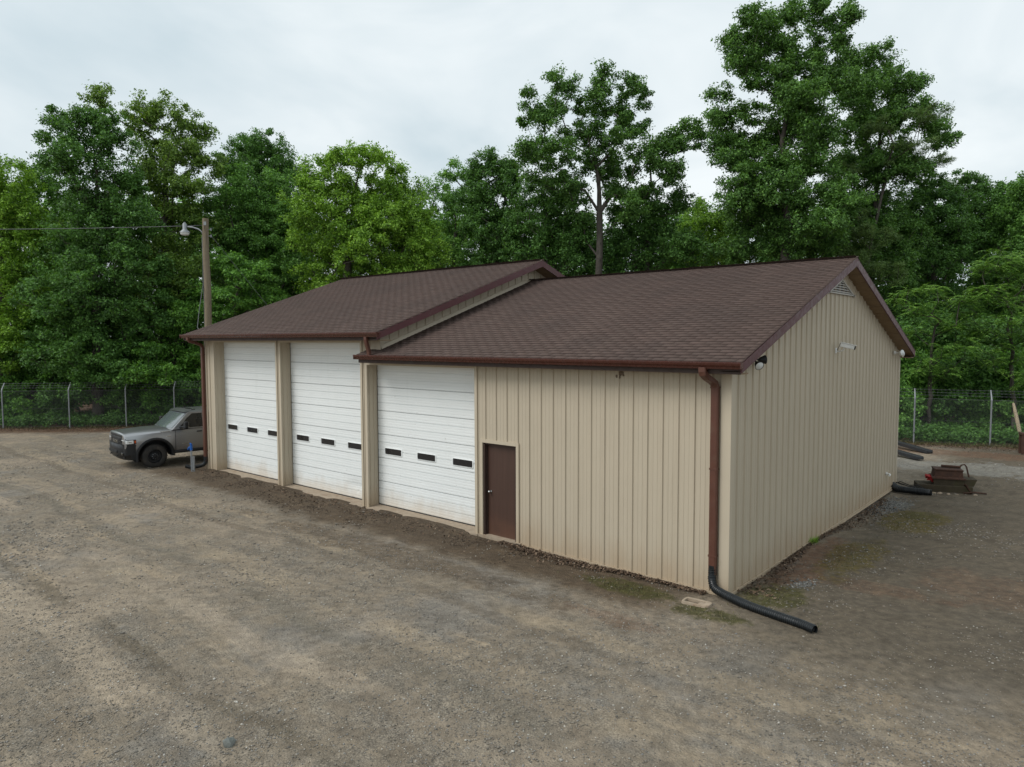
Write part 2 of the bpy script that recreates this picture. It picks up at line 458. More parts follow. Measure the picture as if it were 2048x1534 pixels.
    blue = mix(nt, voro(nt, p, 30), (0.085, 0.092, 0.094), (0.215, 0.228, 0.225))
    c = patch(c, 0.42, 2.8, 0.5, 1.9, 0.75, clay)
    c = patch(c, 1.9, 1.9, 0.9, 0.35, 0.35, clay)
    c = patch(c, -0.9, -2.1, 0.8, 0.2, 0.35, clay)
    c = patch(c, 4.0, 3.0, 1.6, 0.9, 0.3, clay)
    c = patch(c, 2.0, 19.6, 7.5, 0.75, 0.65, clay, 0.4)
    c = patch(c, 0.6, 16.3, 6.5, 1.25, 0.8, mix(nt, nzf, (0.145, 0.150, 0.146), (0.195, 0.20, 0.193)), 0.3, 0.2)
    c = patch(c, 0.35, 9.3, 0.55, 0.8, 0.9, blue)
    c = patch(c, -1.45, -0.78, 0.95, 0.33, 0.85, moss, 0.4, 0.05)
    c = patch(c, 0.15, -1.0, 0.55, 0.28, 0.85, moss, 0.4)
    c = patch(c, 0.62, 0.45, 0.5, 0.75, 0.85, moss, 0.4)
    c = patch(c, 1.2, 7.6, 0.62, 1.3, 0.95, mossb, 0.3)
    c = patch(c, 1.05, 3.6, 0.5, 1.4, 0.8, mossb, 0.35)
    c = patch(c, 1.25, 8.3, 0.35, 0.5, 0.6, moss, 0.4)
    # forest floor beyond the fences
    litter = mix(nt, voro(nt, p, 13), (0.050, 0.031, 0.020), (0.115, 0.073, 0.047))
    dl = mth(nt, 'ADD', mth(nt, 'ADD', mth(nt, 'MULTIPLY', X, -0.742), mth(nt, 'MULTIPLY', Y, 0.670)), mth(nt, 'MULTIPLY', w2, 0.8))
    dr = mth(nt, 'ADD', mth(nt, 'ADD', mth(nt, 'MULTIPLY', X, -0.262), mth(nt, 'MULTIPLY', Y, 0.965)), mth(nt, 'MULTIPLY', w2, 0.5))
    c = mix(nt, smooth(nt, dl, 23.6, 25.0), c, litter)
    c = mix(nt, smooth(nt, dr, 20.0, 20.9), c, litter)
    # stone-scale and hand-scale mottling over everything
    mot = noise(nt, p, 7.5, 8, 0.78)
    c = mix(nt, 1.0, c, ramp(nt, mot, [(0.28, 0.58), (0.5, 0.98), (0.72, 1.36)]), 'MULTIPLY')
    mot2 = noise(nt, p, 1.9, 6, 0.7)
    c = mix(nt, 1.0, c, ramp(nt, mot2, [(0.3, (0.74, 0.73, 0.72)), (0.5, (1.0, 1.0, 1.0)), (0.7, (1.20, 1.18, 1.14))]), 'MULTIPLY')
    chips = smooth(nt, voro(nt, mapping(nt, p, loc=(3, 5, 1)), 19, 'Distance'), 0.16, 0.10, 0, 0.8)
    chips = mth(nt, 'MULTIPLY', chips, smooth(nt, noise(nt, p, 3.1, 3), 0.50, 0.66))
    c = mix(nt, chips, c, (0.36, 0.34, 0.30))
    c = mix(nt, 1.0, c, (1.40, 1.31, 1.19), 'MULTIPLY')
    sock(nt, b.inputs['Base Color'], c)
    sock(nt, b.inputs['Roughness'], smooth(nt, nz, 0.3, 0.7, 0.82, 0.97))
    b.inputs['Specular IOR Level'].default_value = 0.25
    h = mth(nt, 'ADD', mth(nt, 'MULTIPLY', noise(nt, p, 30, 6, 0.75), 0.6), mth(nt, 'MULTIPLY', nzf, 1.6))
    h = mth(nt, 'ADD', h, mth(nt, 'MULTIPLY', voro(nt, p, 42, 'Distance'), -0.5))
    bump(nt, b, h, 0.9, 0.035)
    return m

def hash_noise(x, y, s, seed):
    """smooth value noise for terrain, numpy"""
    r = np.random.default_rng(seed).random((64, 64))
    u, v = x*s + 100.3, y*s + 57.7
    i, j = np.floor(u).astype(int), np.floor(v).astype(int)
    fu, fv = u - i, v - j
    fu = fu*fu*(3-2*fu); fv = fv*fv*(3-2*fv)
    g = lambda a, b_: r[a % 64, b_ % 64]
    return (g(i,j)*(1-fu)+g(i+1,j)*fu)*(1-fv) + (g(i,j+1)*(1-fu)+g(i+1,j+1)*fu)*fv - 0.5

def ground_z(x, y):
    z = 0.05*hash_noise(x, y, 0.35, 3) + 0.028*hash_noise(x, y, 1.6, 4) + 0.018*hash_noise(x, y, 4.2, 5)
    band = np.exp(-((y+1.0)/0.7)**2)*(x < -2.2)*(x > -18.5)
    z = z + band*(0.03*hash_noise(x, y, 3.1, 6)+0.018*hash_noise(x, y, 6.0, 8))
    inside = np.clip(np.minimum.reduce([x+18.08, -0.08-x, y-0.06, 11.68-y])/0.25, 0, 1)
    out = np.clip((y+0.75)/0.6, 0, 1)*np.clip((1.1-x)/0.8, 0, 1)     # ground dips slightly at the wall foot
    lip = np.clip((y+0.95)/0.6, 0, 1)*np.clip((-5.7-x)/0.4, 0, 1)*np.clip((x+18.3)/0.4, 0, 1)
    z = z - 0.035*out*(1-lip) + lip*(0.012+0.03*hash_noise(x, y, 2.3, 9)) - 0.10*np.clip((y-4)/6, 0, 1)*np.clip((x+1)/1.2, 0, 1)*np.clip((6-x)/3, 0, 1)*np.clip((13.5-y)/2, 0, 1)
    return z*(1-inside) - 0.3*inside

ax = np.concatenate([[-2500, -1200, -500, -220, -120, -80], np.arange(-60, -26, 1.0), np.arange(-26, 8, 0.2), np.arange(8, 24, 1.0), [30, 45, 80, 160, 400, 1200, 2500]])
ay = np.concatenate([[-2500, -900, -300, -120, -60, -35, -24], np.arange(-18, -12, 1.0), np.arange(-12, 14, 0.2), np.arange(14, 60, 1.0), [70, 90, 150, 300, 700, 1500, 2500]])
gx, gy = np.meshgrid(ax, ay, indexing='ij')
gz = ground_z(gx, gy)
gi = np.arange(gx.size).reshape(gx.shape)
GF = np.stack([gi[:-1,:-1], gi[1:,:-1], gi[1:,1:], gi[:-1,1:]], -1).reshape(-1, 4)
ground = link('ground', np_mesh('ground', np.stack([gx, gy, gz], -1).reshape(-1, 3), GF, mat_ground(), True))
tag(ground, 'gravel and dirt yard with damp mud, moss and red clay patches', 'ground', kind='structure')

# ================================================================== BUILDING
BL, BD = -18.135, 11.74            # left end, depth
TW = -9.05                         # tall section's gable wall
SL = 0.3465                        # roof slope
YM = BD/2
LOW = dict(x0=-9.5, x1=0.334, oe=0.355, ze=3.934)
TALL = dict(x0=-18.625, x1=-8.558, oe=0.48, ze=4.484)
REC = 0.33                         # door recess
B = thing('metal_garage_building', 'long tan steel-sided garage with brown shingle roofs and three white overhead doors', 'building')

def low_roof(y): return LOW['ze'] + (min(y, BD - y) + LOW['oe'])*SL
def tall_roof(y): return TALL['ze'] + (min(y, BD - y) + TALL['oe'])*SL

PROF = [(0,0),(.010,.027),(.030,.027),(.042,0),(.118,0),(.124,.005),(.136,.005),(.142,0),(.206,0),(.212,.005),(.224,.005),(.230,0),(.3048,0)]
def siding(parent, o, du, n, u0, u1, zb, zt, phase=0.0, name='siding_panel', mat='siding'):
    """a run of ribbed steel strips, each strip its own object"""
    o, du, n = Vector(o), Vector(du), Vector(n)
    fb = zb if callable(zb) else (lambda u: zb)
    ft = zt if callable(zt) else (lambda u: zt)
    k = math.floor((u0 - phase)/.3048)
    while True:
        s = phase + k*.3048
        if s >= u1 - 1e-6: break
        pts = []
        for (u, w) in PROF:
            pts.append((s+u, w))
        a, e = max(s, u0), min(s+.3048, u1)
        if e - a > 0.004:
            def at(uu):
                for (p, q) in zip(pts, pts[1:]):
                    if p[0] <= uu <= q[0] + 1e-9:
                        t = 0 if q[0] == p[0] else (uu-p[0])/(q[0]-p[0]); return p[1]+(q[1]-p[1])*t
                return 0.0
            us = [a] + [u for u, w in pts if a+1e-4 < u < e-1e-4] + [e]
            # split at the ridge so a gable strip keeps its point
            if callable(zt):
                us = sorted(set(us + ([YM] if a < YM < e and abs(du.y) > .5 else [])))
            vs = []; fs = []
            base = o + du*a
            for u in us:
                q = du*(u-a) + n*at(u)
                vs.append(q + Vector((0, 0, fb(u)))); vs.append(q + Vector((0, 0, max(ft(u), fb(u)+.001))))
            for i in range(len(us)-1):
                fs.append((2*i, 2*i+2, 2*i+3, 2*i+1))
            ob = MB().raw(vs, fs).build(name, MT[mat], parent, loc=base)
        k += 1

FX = (1, 0, 0); NF = (0, -1, 0)
D1 = (-17.511, -13.827, 4.217); D2 = (-13.559, -9.839, 4.217); D3 = (-9.566, -5.820, 3.66)
MD = (-5.60, -4.62, 2.07)
# front walls: field of the low section, strip over the walk door, headers over the overhead doors, piers
siding(B, (0,0,0), FX, NF, MD[1]+.06, -0.14, 0.0, 3.80, -0.044-.3048*20)
siding(B, (0,0,0), FX, NF, D3[1]+.05, MD[1]+.06, MD[2]+.05, 3.80, -0.044-.3048*20)
siding(B, (0,0,0), FX, NF, D3[1]+.05, MD[0]-.05, 0.0, MD[2]+.05, -0.044-.3048*20)
siding(B, (0,0,0), FX, NF, D3[0], D3[1]+.05, D3[2]+.05, 3.80, -0.044-.3048*40)
siding(B, (0,0,0), FX, NF, BL+.02, D2[1], D2[2]+.05, 4.36, -0.044-.3048*60)
siding(B, (0,0,0), FX, NF, D2[1], TW, 3.66, 4.36, -0.044-.3048*60)
siding(B, (0,0,0), FX, NF, BL+.1, D1[0]-.05, 0.0, D1[2]+.05, -0.20-.3048*60)
# gable end (right), tall gable above the low roof, left gable and rear walls
GR = (0, 1, 0)
siding(B, (0,0,0), GR, (1,0,0), 0.12, BD-.1, 0.0, lambda u: low_roof(u)-.16, 0.275)
siding(B, (TW,0,0), GR, (1,0,0), 0.02, BD-.02, lambda u: low_roof(u)-.10, lambda u: tall_roof(u)-.16, 0.275)
siding(B, (BL,0,0), GR, (-1,0,0), 0.05, BD-.05, 0.0, lambda u: tall_roof(u)-.16, 0.1)
siding(B, (0,BD,0), FX, (0,1,0), TW, -.05, 0.0, 3.80, 0.0)
siding(B, (0,BD,0), FX, (0,1,0), BL+.05, TW, 0.0, 4.36, 0.0)

# foundation and sills
MB().box(BL+.03, -.03, .34, BD-.03, -.45, .03).box(-5.7, -.03, .03, .34, -.45, .03).box(-5.7, -4.5, -.06, .03, -.3, .025).build('foundation', MT['concrete'], B)
for d in (D1, D2, D3):
    vs = []
    n = 26
    for i in range(n+1):
        x = d[0] - .1 + (d[1]-d[0]+.2)*i/n
        vs.append((x, -0.05 - .16*random.random()*(0.4+0.6*math.sin(i*1.7)**2), .012)); vs.append((x, .36, .035))
        vs.append((x, vs[-2][1]-.03, -.2))
    fs = []
    for i in range(n):
        fs += [(3*i, 3*i+3, 3*i+4, 3*i+1), (3*i+2, 3*i+5, 3*i+3, 3*i)]
    MB().raw(vs, fs).build('door_sill', MT['concrete'], B)
# base angle along the gable end and front
MB().box(.002, .035, .0, BD, -.055, -.002).box(.002, .05, .0, BD, -.07, -.055).build('base_trim', MT['trim'], B)
MB().box(MD[1]+.06, -.0, -.034, -.002, -.05, -.002).build('base_trim', MT['trim'], B)
# corner trims
MB().box(-.15, .03, -.036, -.012, -.03, 3.79).box(.006, .03, -.012, .13, -.03, 3.80).build('corner_trim', MT['trim'], B)
MB().box(-.002, .028, BD-.11, BD+.03, -.03, 3.80).build('corner_trim', MT['trim'], B)
MB().box(BL-.03, BL+.1, -.034, -.01, -.03, 4.36).build('corner_trim', MT['trim'], B)
MB().box(TW-.10, TW+.03, -.038, -.014, 3.9, 4.37).box(TW+.006, TW+.03, -.014, .08, 3.9, 4.37).build('corner_trim', MT['trim'], B)
# flashing where the low roof meets the tall gable wall
vs = []
for y in (0.0, YM):
    z = low_roof(y) + .03
    vs += [(TW+.006, y, z-.05), (TW+.006, y, z+.07), (TW+.034, y, z+.05), (TW+.06, y, z-.03)]
MB().raw(vs, [(0,4,5,1),(1,5,6,2),(2,6,7,3)]).build('roof_flashing', MT['trim'], B)

# piers and jambs beside the recessed doors
def pier(xa, xb, z):
    m = MB().box(xa, xb, .0, REC, -.03, z)
    w = xb - xa
    for u in ([.06, w-.06] if w < .4 else [.05, .2, w-.05]):     # pressed ribs on the face
        m.box(xa+u-.013, xa+u+.013, -.016, .0, -.03, z-.01)
    for y in (.09, .22):
        m.box(xb, xb+.014, y-.014, y+.014, -.03, z-.01)           # ribs on the return
    m.build('pier', MT['trim'], B)
pier(D1[1]+.05, D2[0]-.05, D2[2]+.05)
pier(D2[1]+.05, D3[0]-.05, D3[2]+.05)
# the return of the end pier and the right returns of the last openings
def ret(x, z, s):
    m = MB().box(min(x, x+s*.03), max(x, x+s*.03), .0, REC, -.03, z)
    for y in (.09, .22): m.box(min(x+s*.03, x+s*.044), max(x+s*.03, x+s*.044), y-.014, y+.014, -.03, z-.01)
    m.build('door_jamb', MT['trim'], B)
ret(D1[0]-.05, D1[2]+.05, 1); ret(D3[1]+.05, D3[2]+.05, -1); ret(D1[1]+.05, D1[2]+.05, -1); ret(D2[1]+.05, D2[2]+.05, -1)
for d in (D1, D2, D3):
    a, e, z = d
    MB().box(a-.05, e+.05, .001, REC+.05, z+.005, z+.055).build('door_header', MT['trim'], B)
    # opening trim: two verticals and a head, proud of the wall
    t = MB().box(a-.075, a-.005, -.034, -.004, -.03, z+.06).box(e+.005, e+.075, -.034, -.004, -.03, z+.06)
    t.box(a-.005, e+.005, -.036, -.006, z+.0, z+.06)
    t.build('door_trim', MT['trim'], B)

# overhead doors: sections with pressed corrugation, small dark windows
def door_section(w, h, sub, dent=None):
    zs = []
    sh = h/sub
    for k in range(sub):
        z0 = k*sh
        zs += [(z0+.0, -.018), (z0+.009, -.018), (z0+.016, 0), (z0+.060, 0), (z0+.064, -.004), (z0+.072, -.004), (z0+.076, 0), (z0+.125, 0), (z0+.129, -.004), (z0+.137, -.004), (z0+.141, 0), (z0+sh-.006, 0), (z0+sh-.003, -.018)]
    zs.append((h-.001, -.03))
    nx = 2 if dent is None else 40
    vs = []; fs = []
    for i in range(nx):
        x = w*i/(nx-1)
        for z, y in zs:
            q = -y
            if dent:
                dx, dz, r, dep = dent
                dd = ((x-dx)/r)**2 + ((z-dz)/(r*.55))**2
                q += dep*math.exp(-dd) + .35*dep*math.exp(-((x-dx-.2-(z-dz)*.9)/.045)**2)*math.exp(-dd*.15)
            vs.append((x, q, z))
    k = len(zs)
    for i in range(nx-1):
        for j in range(k-1): fs.append((i*k+j, (i+1)*k+j, (i+1)*k+j+1, i*k+j+1))
    return vs, fs
cache = {}
for di, (d, nsec) in enumerate(((D1, 7), (D2, 7), (D3, 6))):
    x0, x1, zt = d[0]-.03, d[1]+.03, d[2]+.03
    root = MB().box(x0, x1, REC+.08, REC+.11, .04, zt).build('overhead_door', MT['darktrim'], B)
    h = (zt-.045)/nsec
    for s in range(nsec):
        dent = (3.02, .33, .30, .035) if (di == 1 and s == 0) else None
        vs, fs = door_section(x1-x0, h-.004, 3, dent)
        key = (di if dent else round(x1-x0, 3), s if dent else 0, round(h, 4))
        if key not in cache:
            cache[key] = MB().raw(vs, fs).build('door_panel', MT['door'], root, loc=(x0, REC, .045+s*h)).data
        else:
            link('door_panel', cache[key], root, (x0, REC, .045+s*h))
    MB().box(x0, x1, REC-.012, REC+.03, .012, .045).build('bottom_seal', MT['black'], root)
    # windows in the strip at about 1.45 m
    zc = 1.452
    cxs = {0: (-17.07, -15.84, -14.61), 1: (-13.03, -11.80, -10.56), 2: (-9.00, -7.77, -6.54)}[di]
    for xc in cxs:
        w2, h2 = .315, .078
        def rr(w, hh, r):
            pts = []
            for (sx, sz, a0) in ((1,1,0),(-1,1,90),(-1,-1,180),(1,-1,270)):
                for a in (0, 30, 60, 90):
                    t = math.radians(a0+a); pts.append((xc+sx*(w-r)+r*math.cos(t), zc+sz*(hh-r)+r*math.sin(t)))
            return pts
        o_, i_ = rr(w2+.022, h2+.018, .035), rr(w2, h2, .022)
        n = len(o_)
        vs = [(p[0], REC-.012, p[1]) for p in o_] + [(p[0], REC-.016, p[1]) for p in i_] + [(p[0], REC+.02, p[1]) for p in o_] + [(p[0], REC+.0, p[1]) for p in i_]
        fs = []
        for i in range(n):
            j = (i+1) % n
            fs += [(i, j, n+j, n+i), (2*n+i, 2*n+j, j, i), (n+i, n+j, 3*n+j, 3*n+i)]
        MB().raw(vs, fs).build('window_frame', MT['door'], root)
        MB().raw([(p[0], REC-.003, p[1]) for p in i_], [tuple(range(n))]).build('window_pane', MT['pane'], root)
    if di == 1:   # a puncture and a scrape low on the middle door
        zz = .045+.33
        pts = [(x0+2.98+.014*math.cos(a)*(1+.4*math.sin(3*a)), REC+.040, zz+.010*math.sin(a)*(1+.3*math.cos(2*a))) for a in [i*2*PI/9 for i in range(9)]]
        MB().raw(pts + [(x0+2.98, REC+.06, zz)], [(i, (i+1) % 9, 9) for i in range(9)]).build('puncture', MT['black'], root)

# walk door
md = MB().box(MD[0]+.07, MD[1]-.07, .085, .125, .03, MD[2]-.05).build('walk_door', MT['mandoor'], B)
MB().lathe([(0, .0), (.03, .0), (.034, .008), (.012, .014), (.012, .04), (.027, .05), (.03, .065), (.022, .08), (0, .083)], 20,
           Matrix.Translation((MD[0]+.155, .085, .98)) @ Matrix.Rotation(PI/2, 4, 'X')).build('knob', MT['chrome'], md, smooth=True)
for z in (.3, 1.05, 1.8): MB().tube([(MD[1]-.066, .08, z-.05), (MD[1]-.066, .08, z+.05)], .009, 8).build('hinge', MT['chrome'], md)
MB().box(MD[0], MD[0]+.06, -.002, .16, .0, MD[2]).box(MD[1]-.06, MD[1], -.002, .16, .0, MD[2]).box(MD[0]+.06, MD[1]-.06, -.002, .16, MD[2]-.045, MD[2]) \
    .box(MD[0]+.06, MD[0]+.078, .05, .083, .0, MD[2]-.045).build('door_frame', MT['darktrim'], B)
MB().box(MD[0]-.06, MD[0]+.012, -.034, -.003, -.03, MD[2]+.06).box(MD[1]-.012, MD[1]+.06, -.034, -.003, -.03, MD[2]+.06) \
    .box(MD[0]+.012, MD[1]-.012, -.036, -.005, MD[2]-.012, MD[2]+.06).build('door_trim', MT['trim'], B)

# roofs -----------------------------------------------------------------
def roof(R, wall_x0, wall_x1, soff_gable):
    x0, x1, oe, ze = R['x0'], R['x1'], R['oe'], R['ze']
    zr = ze + (YM+oe)*SL
    t = .10
    prof = [(-oe, ze-.012), (YM, zr-.012), (BD+oe, ze-.012), (BD+oe, ze-.012-t), (YM, zr-.012-t), (-oe, ze-.012-t)]
    rf = MB().prism(prof, 'x', x0+.02, x1-.025).build('roof', MT['shingle'], B)
    # rake boards: maroon fascia on each gable edge, two slopes each
    for xa in ([x1-.024, x0-.006] if R is TALL else [x1-.024]):
        for s in (1, -1):
            ya, yb = (-oe-.01, YM) if s > 0 else (BD+oe+.01, YM)
            za, zb = ze-.002, zr+.0
            vs = [(xa, ya, za-.03), (xa, ya, za-.185), (xa, yb, zb-.195), (xa, yb, zb-.012),
                  (xa+.03, ya, za-.03), (xa+.03, ya, za-.185), (xa+.03, yb, zb-.195), (xa+.03, yb, zb-.012)]
            MB().raw(vs, [(0,1,2,3),(7,6,5,4),(0,4,5,1),(1,5,6,2),(2,6,7,3),(3,7,4,0)]).build('rake_fascia', MT['maroon'], B)
    # eave fascia and eave soffit
    for ya, s in ((-oe, 1), (BD+oe, -1)):
        MB().box(x0+.03, x1-.03, min(ya, ya+s*.03), max(ya, ya+s*.03), ze-.21, ze-.03).build('eave_fascia', MT['darktrim'], B)
        MB().box(x0+.03, x1-.03, min(ya+s*.031, ya+s*(oe-.03)), max(ya+s*.031, ya+s*(oe-.03)), ze-.215, ze-.195).build('eave_soffit', MT['soffit'], B)
    # gable soffit boards, one by one, on the visible overhangs
    for (xa, xb) in soff_gable:
        for s in (1, -1):
            n = 26
            for i in range(n):
                f0, f1 = i/n, (i+1)/n - .0016
                ya = -oe + (YM+oe)*f0; yb = -oe + (YM+oe)*f1
                za = ze + (ya+oe)*SL - .172; zb = ze + (yb+oe)*SL - .172
                if s < 0: ya, yb = BD-ya, BD-yb
                dz = .006*(i % 2)
                vs = [(xa, ya, za-dz), (xb, ya, za-dz), (xb, yb, zb-dz), (xa, yb, zb-dz), (xa, ya, za+.012), (xb, ya, za+.012), (xb, yb, zb+.012), (xa, yb, zb+.012)]
                MB().raw(vs, [(0,1,2,3),(7,6,5,4),(0,4,5,1),(1,5,6,2),(2,6,7,3),(3,7,4,0)]).build('soffit_board', MT['soffit'], B)
    return rf, zr
rf_low, zr_low = roof(LOW, TW, 0, [(.002, LOW['x1']-.03)])
rf_tall, zr_tall = roof(TALL, BL, TW, [(TW+.002, TALL['x1']-.03), (TALL['x0']+.03, BL-.002)])

# shingles: every tab is a wedge; the nearest are objects, the rest one mesh per roof
TWD, EXP = .3048, .1397
tab_v = np.array([[0,0,0],[TWD-.006,0,0],[TWD-.006,.185,-.004],[0,.185,-.004],[0,0,.017],[TWD-.006,0,.017],[TWD-.006,.185,.001],[0,.185,.001]], float)
tab_f = np.array([[4,5,6,7],[0,1,5,4],[1,2,6,5],[3,0,4,7]], int)
def course_frames(R, side, xa):
    oe, ze, x1 = R['oe'], R['ze'], R['x1']
    cs = 1/math.sqrt(1+SL*SL); L = (YM+oe)/cs
    out = []
    nc = int(L/EXP)
    for c in range(nc+1):
        off = (c % 2)*TWD/2 + random.uniform(-.012, .012)
        sdist = c*EXP - .025
        x = xa - .02 - off
        while x < x1 + .01:
            a, e = max(x, xa-.02), min(x+TWD, x1+.008)
            if e - a > .05:
                dx = 1.0 if (e-a) > TWD-.003 else (e-a)/TWD
                out.append((a, sdist + random.uniform(-.004, .004), dx, random.uniform(-.001, .003)))
            x += TWD
    return out, cs
def tab_world(R, side, fr, cs):
    x, s, dx, lift = fr
    V = tab_v.copy(); V[:, 0] *= dx
    V[:, 1] = V[:, 1].clip(None, 9) + s
    V[:, 2] += lift
    y = -R['oe'] + V[:, 1]*cs - V[:, 2]*SL*cs
    z = R['ze'] - .012 + V[:, 1]*SL*cs + V[:, 2]*cs
    if side < 0: y = BD - y
    return np.stack([V[:, 0] + x, y, z], -1)
jobs = []
for R, rf, xa in ((LOW, rf_low, LOW['x0']), (TALL, rf_tall, TALL['x0'])):
    for side in (1, -1):
        frs, cs = course_frames(R, side, xa)
        for fr in frs: jobs.append((R, rf, side, fr, cs))
def jdist(j):
    R, rf, side, fr, cs = j
    if side < 0 or R is TALL or fr[2] < 1: return 1e9
    return (Vector((fr[0], -R['oe']+fr[1]*cs, R['ze']+fr[1]*SL*cs)) - CAM).length
order = sorted(range(len(jobs)), key=lambda i: jdist(jobs[i]))
single = set(order[:300])
tab_me = None
cs0 = 1/math.sqrt(1+SL*SL)
rows = {}
for i, (R, rf, side, fr, cs) in enumerate(jobs):
    Wv = tab_world(R, side, fr, cs)
    if i in single:
        if tab_me is None:
            base = tab_world(R, side, (0, 0, 1, 0), cs) - np.array([0, -R['oe'], R['ze']-.012])
            tab_me = np_mesh('shingle', base, tab_f, MT['shingle']); tab_me.materials.append(MT['shingle_edge_shade']); tab_me.polygons[1].material_index = 1
        link('shingle', tab_me, rf, (fr[0], -R['oe'] + fr[1]*cs, R['ze'] - .012 + fr[1]*SL*cs + fr[3]))
    else:
        rows.setdefault(id(rf), (rf, []))[1].append(Wv)
for rf, lst in rows.values():
    V = np.concatenate(lst); n = len(lst)
    F = (tab_f[None] + 8*np.arange(n)[:, None, None]).reshape(-1, 4)
    sm = np_mesh('shingle_courses', V, F, MT['shingle']); sm.materials.append(MT['shingle_edge_shade'])
    sm.polygons.foreach_set('material_index', np.tile(np.array([0, 1, 0, 0], np.int32), n))
    tag(link('shingle_courses', sm, rf), kind='stuff')
# ridge caps, piece by piece
for R, rf, zr, xa in ((LOW, rf_low, zr_low, TW+.03), (TALL, rf_tall, zr_tall, TALL['x0'])):
    x = R['x1'] + .012
    while x > xa + .1:
        l = .17
        k = .14
        vs = [(x, YM-k, zr-k*SL+.008), (x, YM, zr+.018), (x, YM+k, zr-k*SL+.008), (x-l, YM-k, zr-k*SL-.0), (x-l, YM, zr+.010), (x-l, YM+k, zr-k*SL-.0),
              (x, YM-k, zr-k*SL-.006), (x, YM, zr+.002), (x, YM+k, zr-k*SL-.006)]
        MB().raw(vs, [(0,1,4,3),(1,2,5,4),(6,7,1,0),(7,8,2,1)]).build('ridge_cap', MT['shingle'], rf)
        x -= l

# gutters (K profile) and downspouts
GP = [(0,0),(0,-.115),(-.075,-.115),(-.088,-.085),(-.112,-.055),(-.124,-.02),(-.124,0),(-.114,0),(-.112,-.018),(-.102,-.052),(-.080,-.083),(-.068,-.106),(-.008,-.106),(-.008,0)]
def gutter(xa, xb, y, z):
    g = MB().prism([(y+a, z+b_) for a, b_ in GP], 'x', xa, xb)
    g.box(xa-.002, xa+.006, y-.118, y-.002, z-.11, z-.004).box(xb-.006, xb+.002, y-.118, y-.002, z-.11, z-.004)
    g.build('gutter', MT['gutter'], B)
gutter(-9.52, .355, -LOW['oe']-.004, LOW['ze']-.012)
gutter(-18.66, -8.45, -TALL['oe']-.004, TALL['ze']-.012)
def spout(path, w=.125, d=.095, parent=None, name='downspout'):
    """rectangular tube swept down a path (vertical runs, offsets in the yz or xz plane)"""
    vs = []; fs = []
    P = [Vector(p) for p in path]
    for i, p in enumerate(P):
        t = (P[min(i+1, len(P)-1)] - P[max(i-1, 0)]).normalized()
        xax = Vector((1, 0, 0)); xax = (xax - t*xax.dot(t)).normalized(); yax = t.cross(xax)
        for a, b_ in ((-1,-.75),(-.75,-1),(.75,-1),(1,-.75),(1,.75),(.75,1),(-.75,1),(-1,.75)): vs.append(p + xax*a*w/2 + yax*b_*d/2)
    for i in range(len(P)-1):
        for j in range(8): fs.append((8*i+j, 8*i+(j+1) % 8, 8*i+8+(j+1) % 8, 8*i+8+j))
    fs += [tuple(range(7, -1, -1)), tuple(8*(len(P)-1)+j for j in range(8))]
    return MB().raw(vs, fs).build(name, MT['spout'], B)
ds = spout([(-.30,-.42,3.83), (-.30,-.42,3.76), (-.295,-.41,3.72), (-.27,-.33,3.655), (-.25,-.20,3.60), (-.235,-.12,3.55), (-.232,-.088,3.48), (-.232,-.084,3.40), (-.232,-.084,2.0), (-.232,-.084,.30)])
for z in (3.47, 2.1, .62): MB().box(-.30, -.164, -.137, -.036, z, z+.03).build('strap', MT['spout'], ds)
ds = spout([(-18.19,-.54,4.38), (-18.19,-.54,4.31), (-18.185,-.50,4.26), (-18.17,-.30,4.20), (-18.165,-.14,4.14), (-18.165,-.085,4.05), (-18.165,-.084,3.9), (-18.165,-.084,.26)])
for z in (3.8, 2.1, .6): MB().box(-18.233, -18.097, -.137, -.036, z, z+.03).build('strap', MT['spout'], ds)
spout([(-8.95,-.52,4.37), (-8.95,-.52,4.30), (-8.95,-.50,4.2), (-8.95,-.44,4.02), (-8.95,-.43,3.93)], .10, .08)

# triangular louvred vent high in the gable
vroot = MB()
va, vb, vz0, vz1 = YM-1.02, YM+1.02, 5.28, 5.63
vroot.prism([(va, vz0), (vb, vz0), (YM, vz1)], 'x', .004, .012)
vroot = vroot.build('gable_vent', MT['darktrim'], B)
def vbar(p, q, w=.03):
    (ya, za), (yb, zb) = p, q
    d = Vector((0, yb-ya, zb-za)); l = d.length; d.normalize(); nrm = Vector((0, -d.z, d.y))*w
    o = Vector((.012, ya, za)); e = Vector((.012, yb, zb)); k = Vector((.04, 0, 0))
    return MB().raw([o, e, e+nrm, o+nrm, o+k, e+k, e+nrm+k, o+nrm+k], [(0,1,2,3),(7,6,5,4),(0,4,5,1),(1,5,6,2),(2,6,7,3),(3,7,4,0)])
for p, q in (((va, vz0), (vb, vz0)), ((vb, vz0), (YM, vz1)), ((YM, vz1), (va, vz0))): vbar(p, q).build('vent_frame', MT['ventgrey'], vroot)
for k in range(5):
    z = vz0 + .05 + k*.055
    f = (z-vz0)/(vz1-vz0); hw = 1.02*(1-f) - .05
    if hw > .05:
        MB().raw([(.014, YM-hw, z+.030), (.014, YM+hw, z+.030), (.045, YM+hw, z), (.045, YM-hw, z), (.045, YM+hw, z-.006), (.045, YM-hw, z-.006)], [(0,1,2,3), (3,2,4,5)]).build('slat', MT['ventgrey'], vroot)
# capped pipe stub low on the gable end
MB().tube([(.0, 10.55, .50), (.10, 10.52, .50), (.13, 10.47, .49), (.135, 10.38, .48)], .024, 10).lathe([(0, 0), (.05, 0), (.05, .01), (0, .012)], 14, Matrix.Translation((.026, 10.55, .50)) @ Matrix.Rotation(PI/2, 4, 'Y')) \
    .build('wall_pipe', MT['white'], B, smooth=True, auto=50)

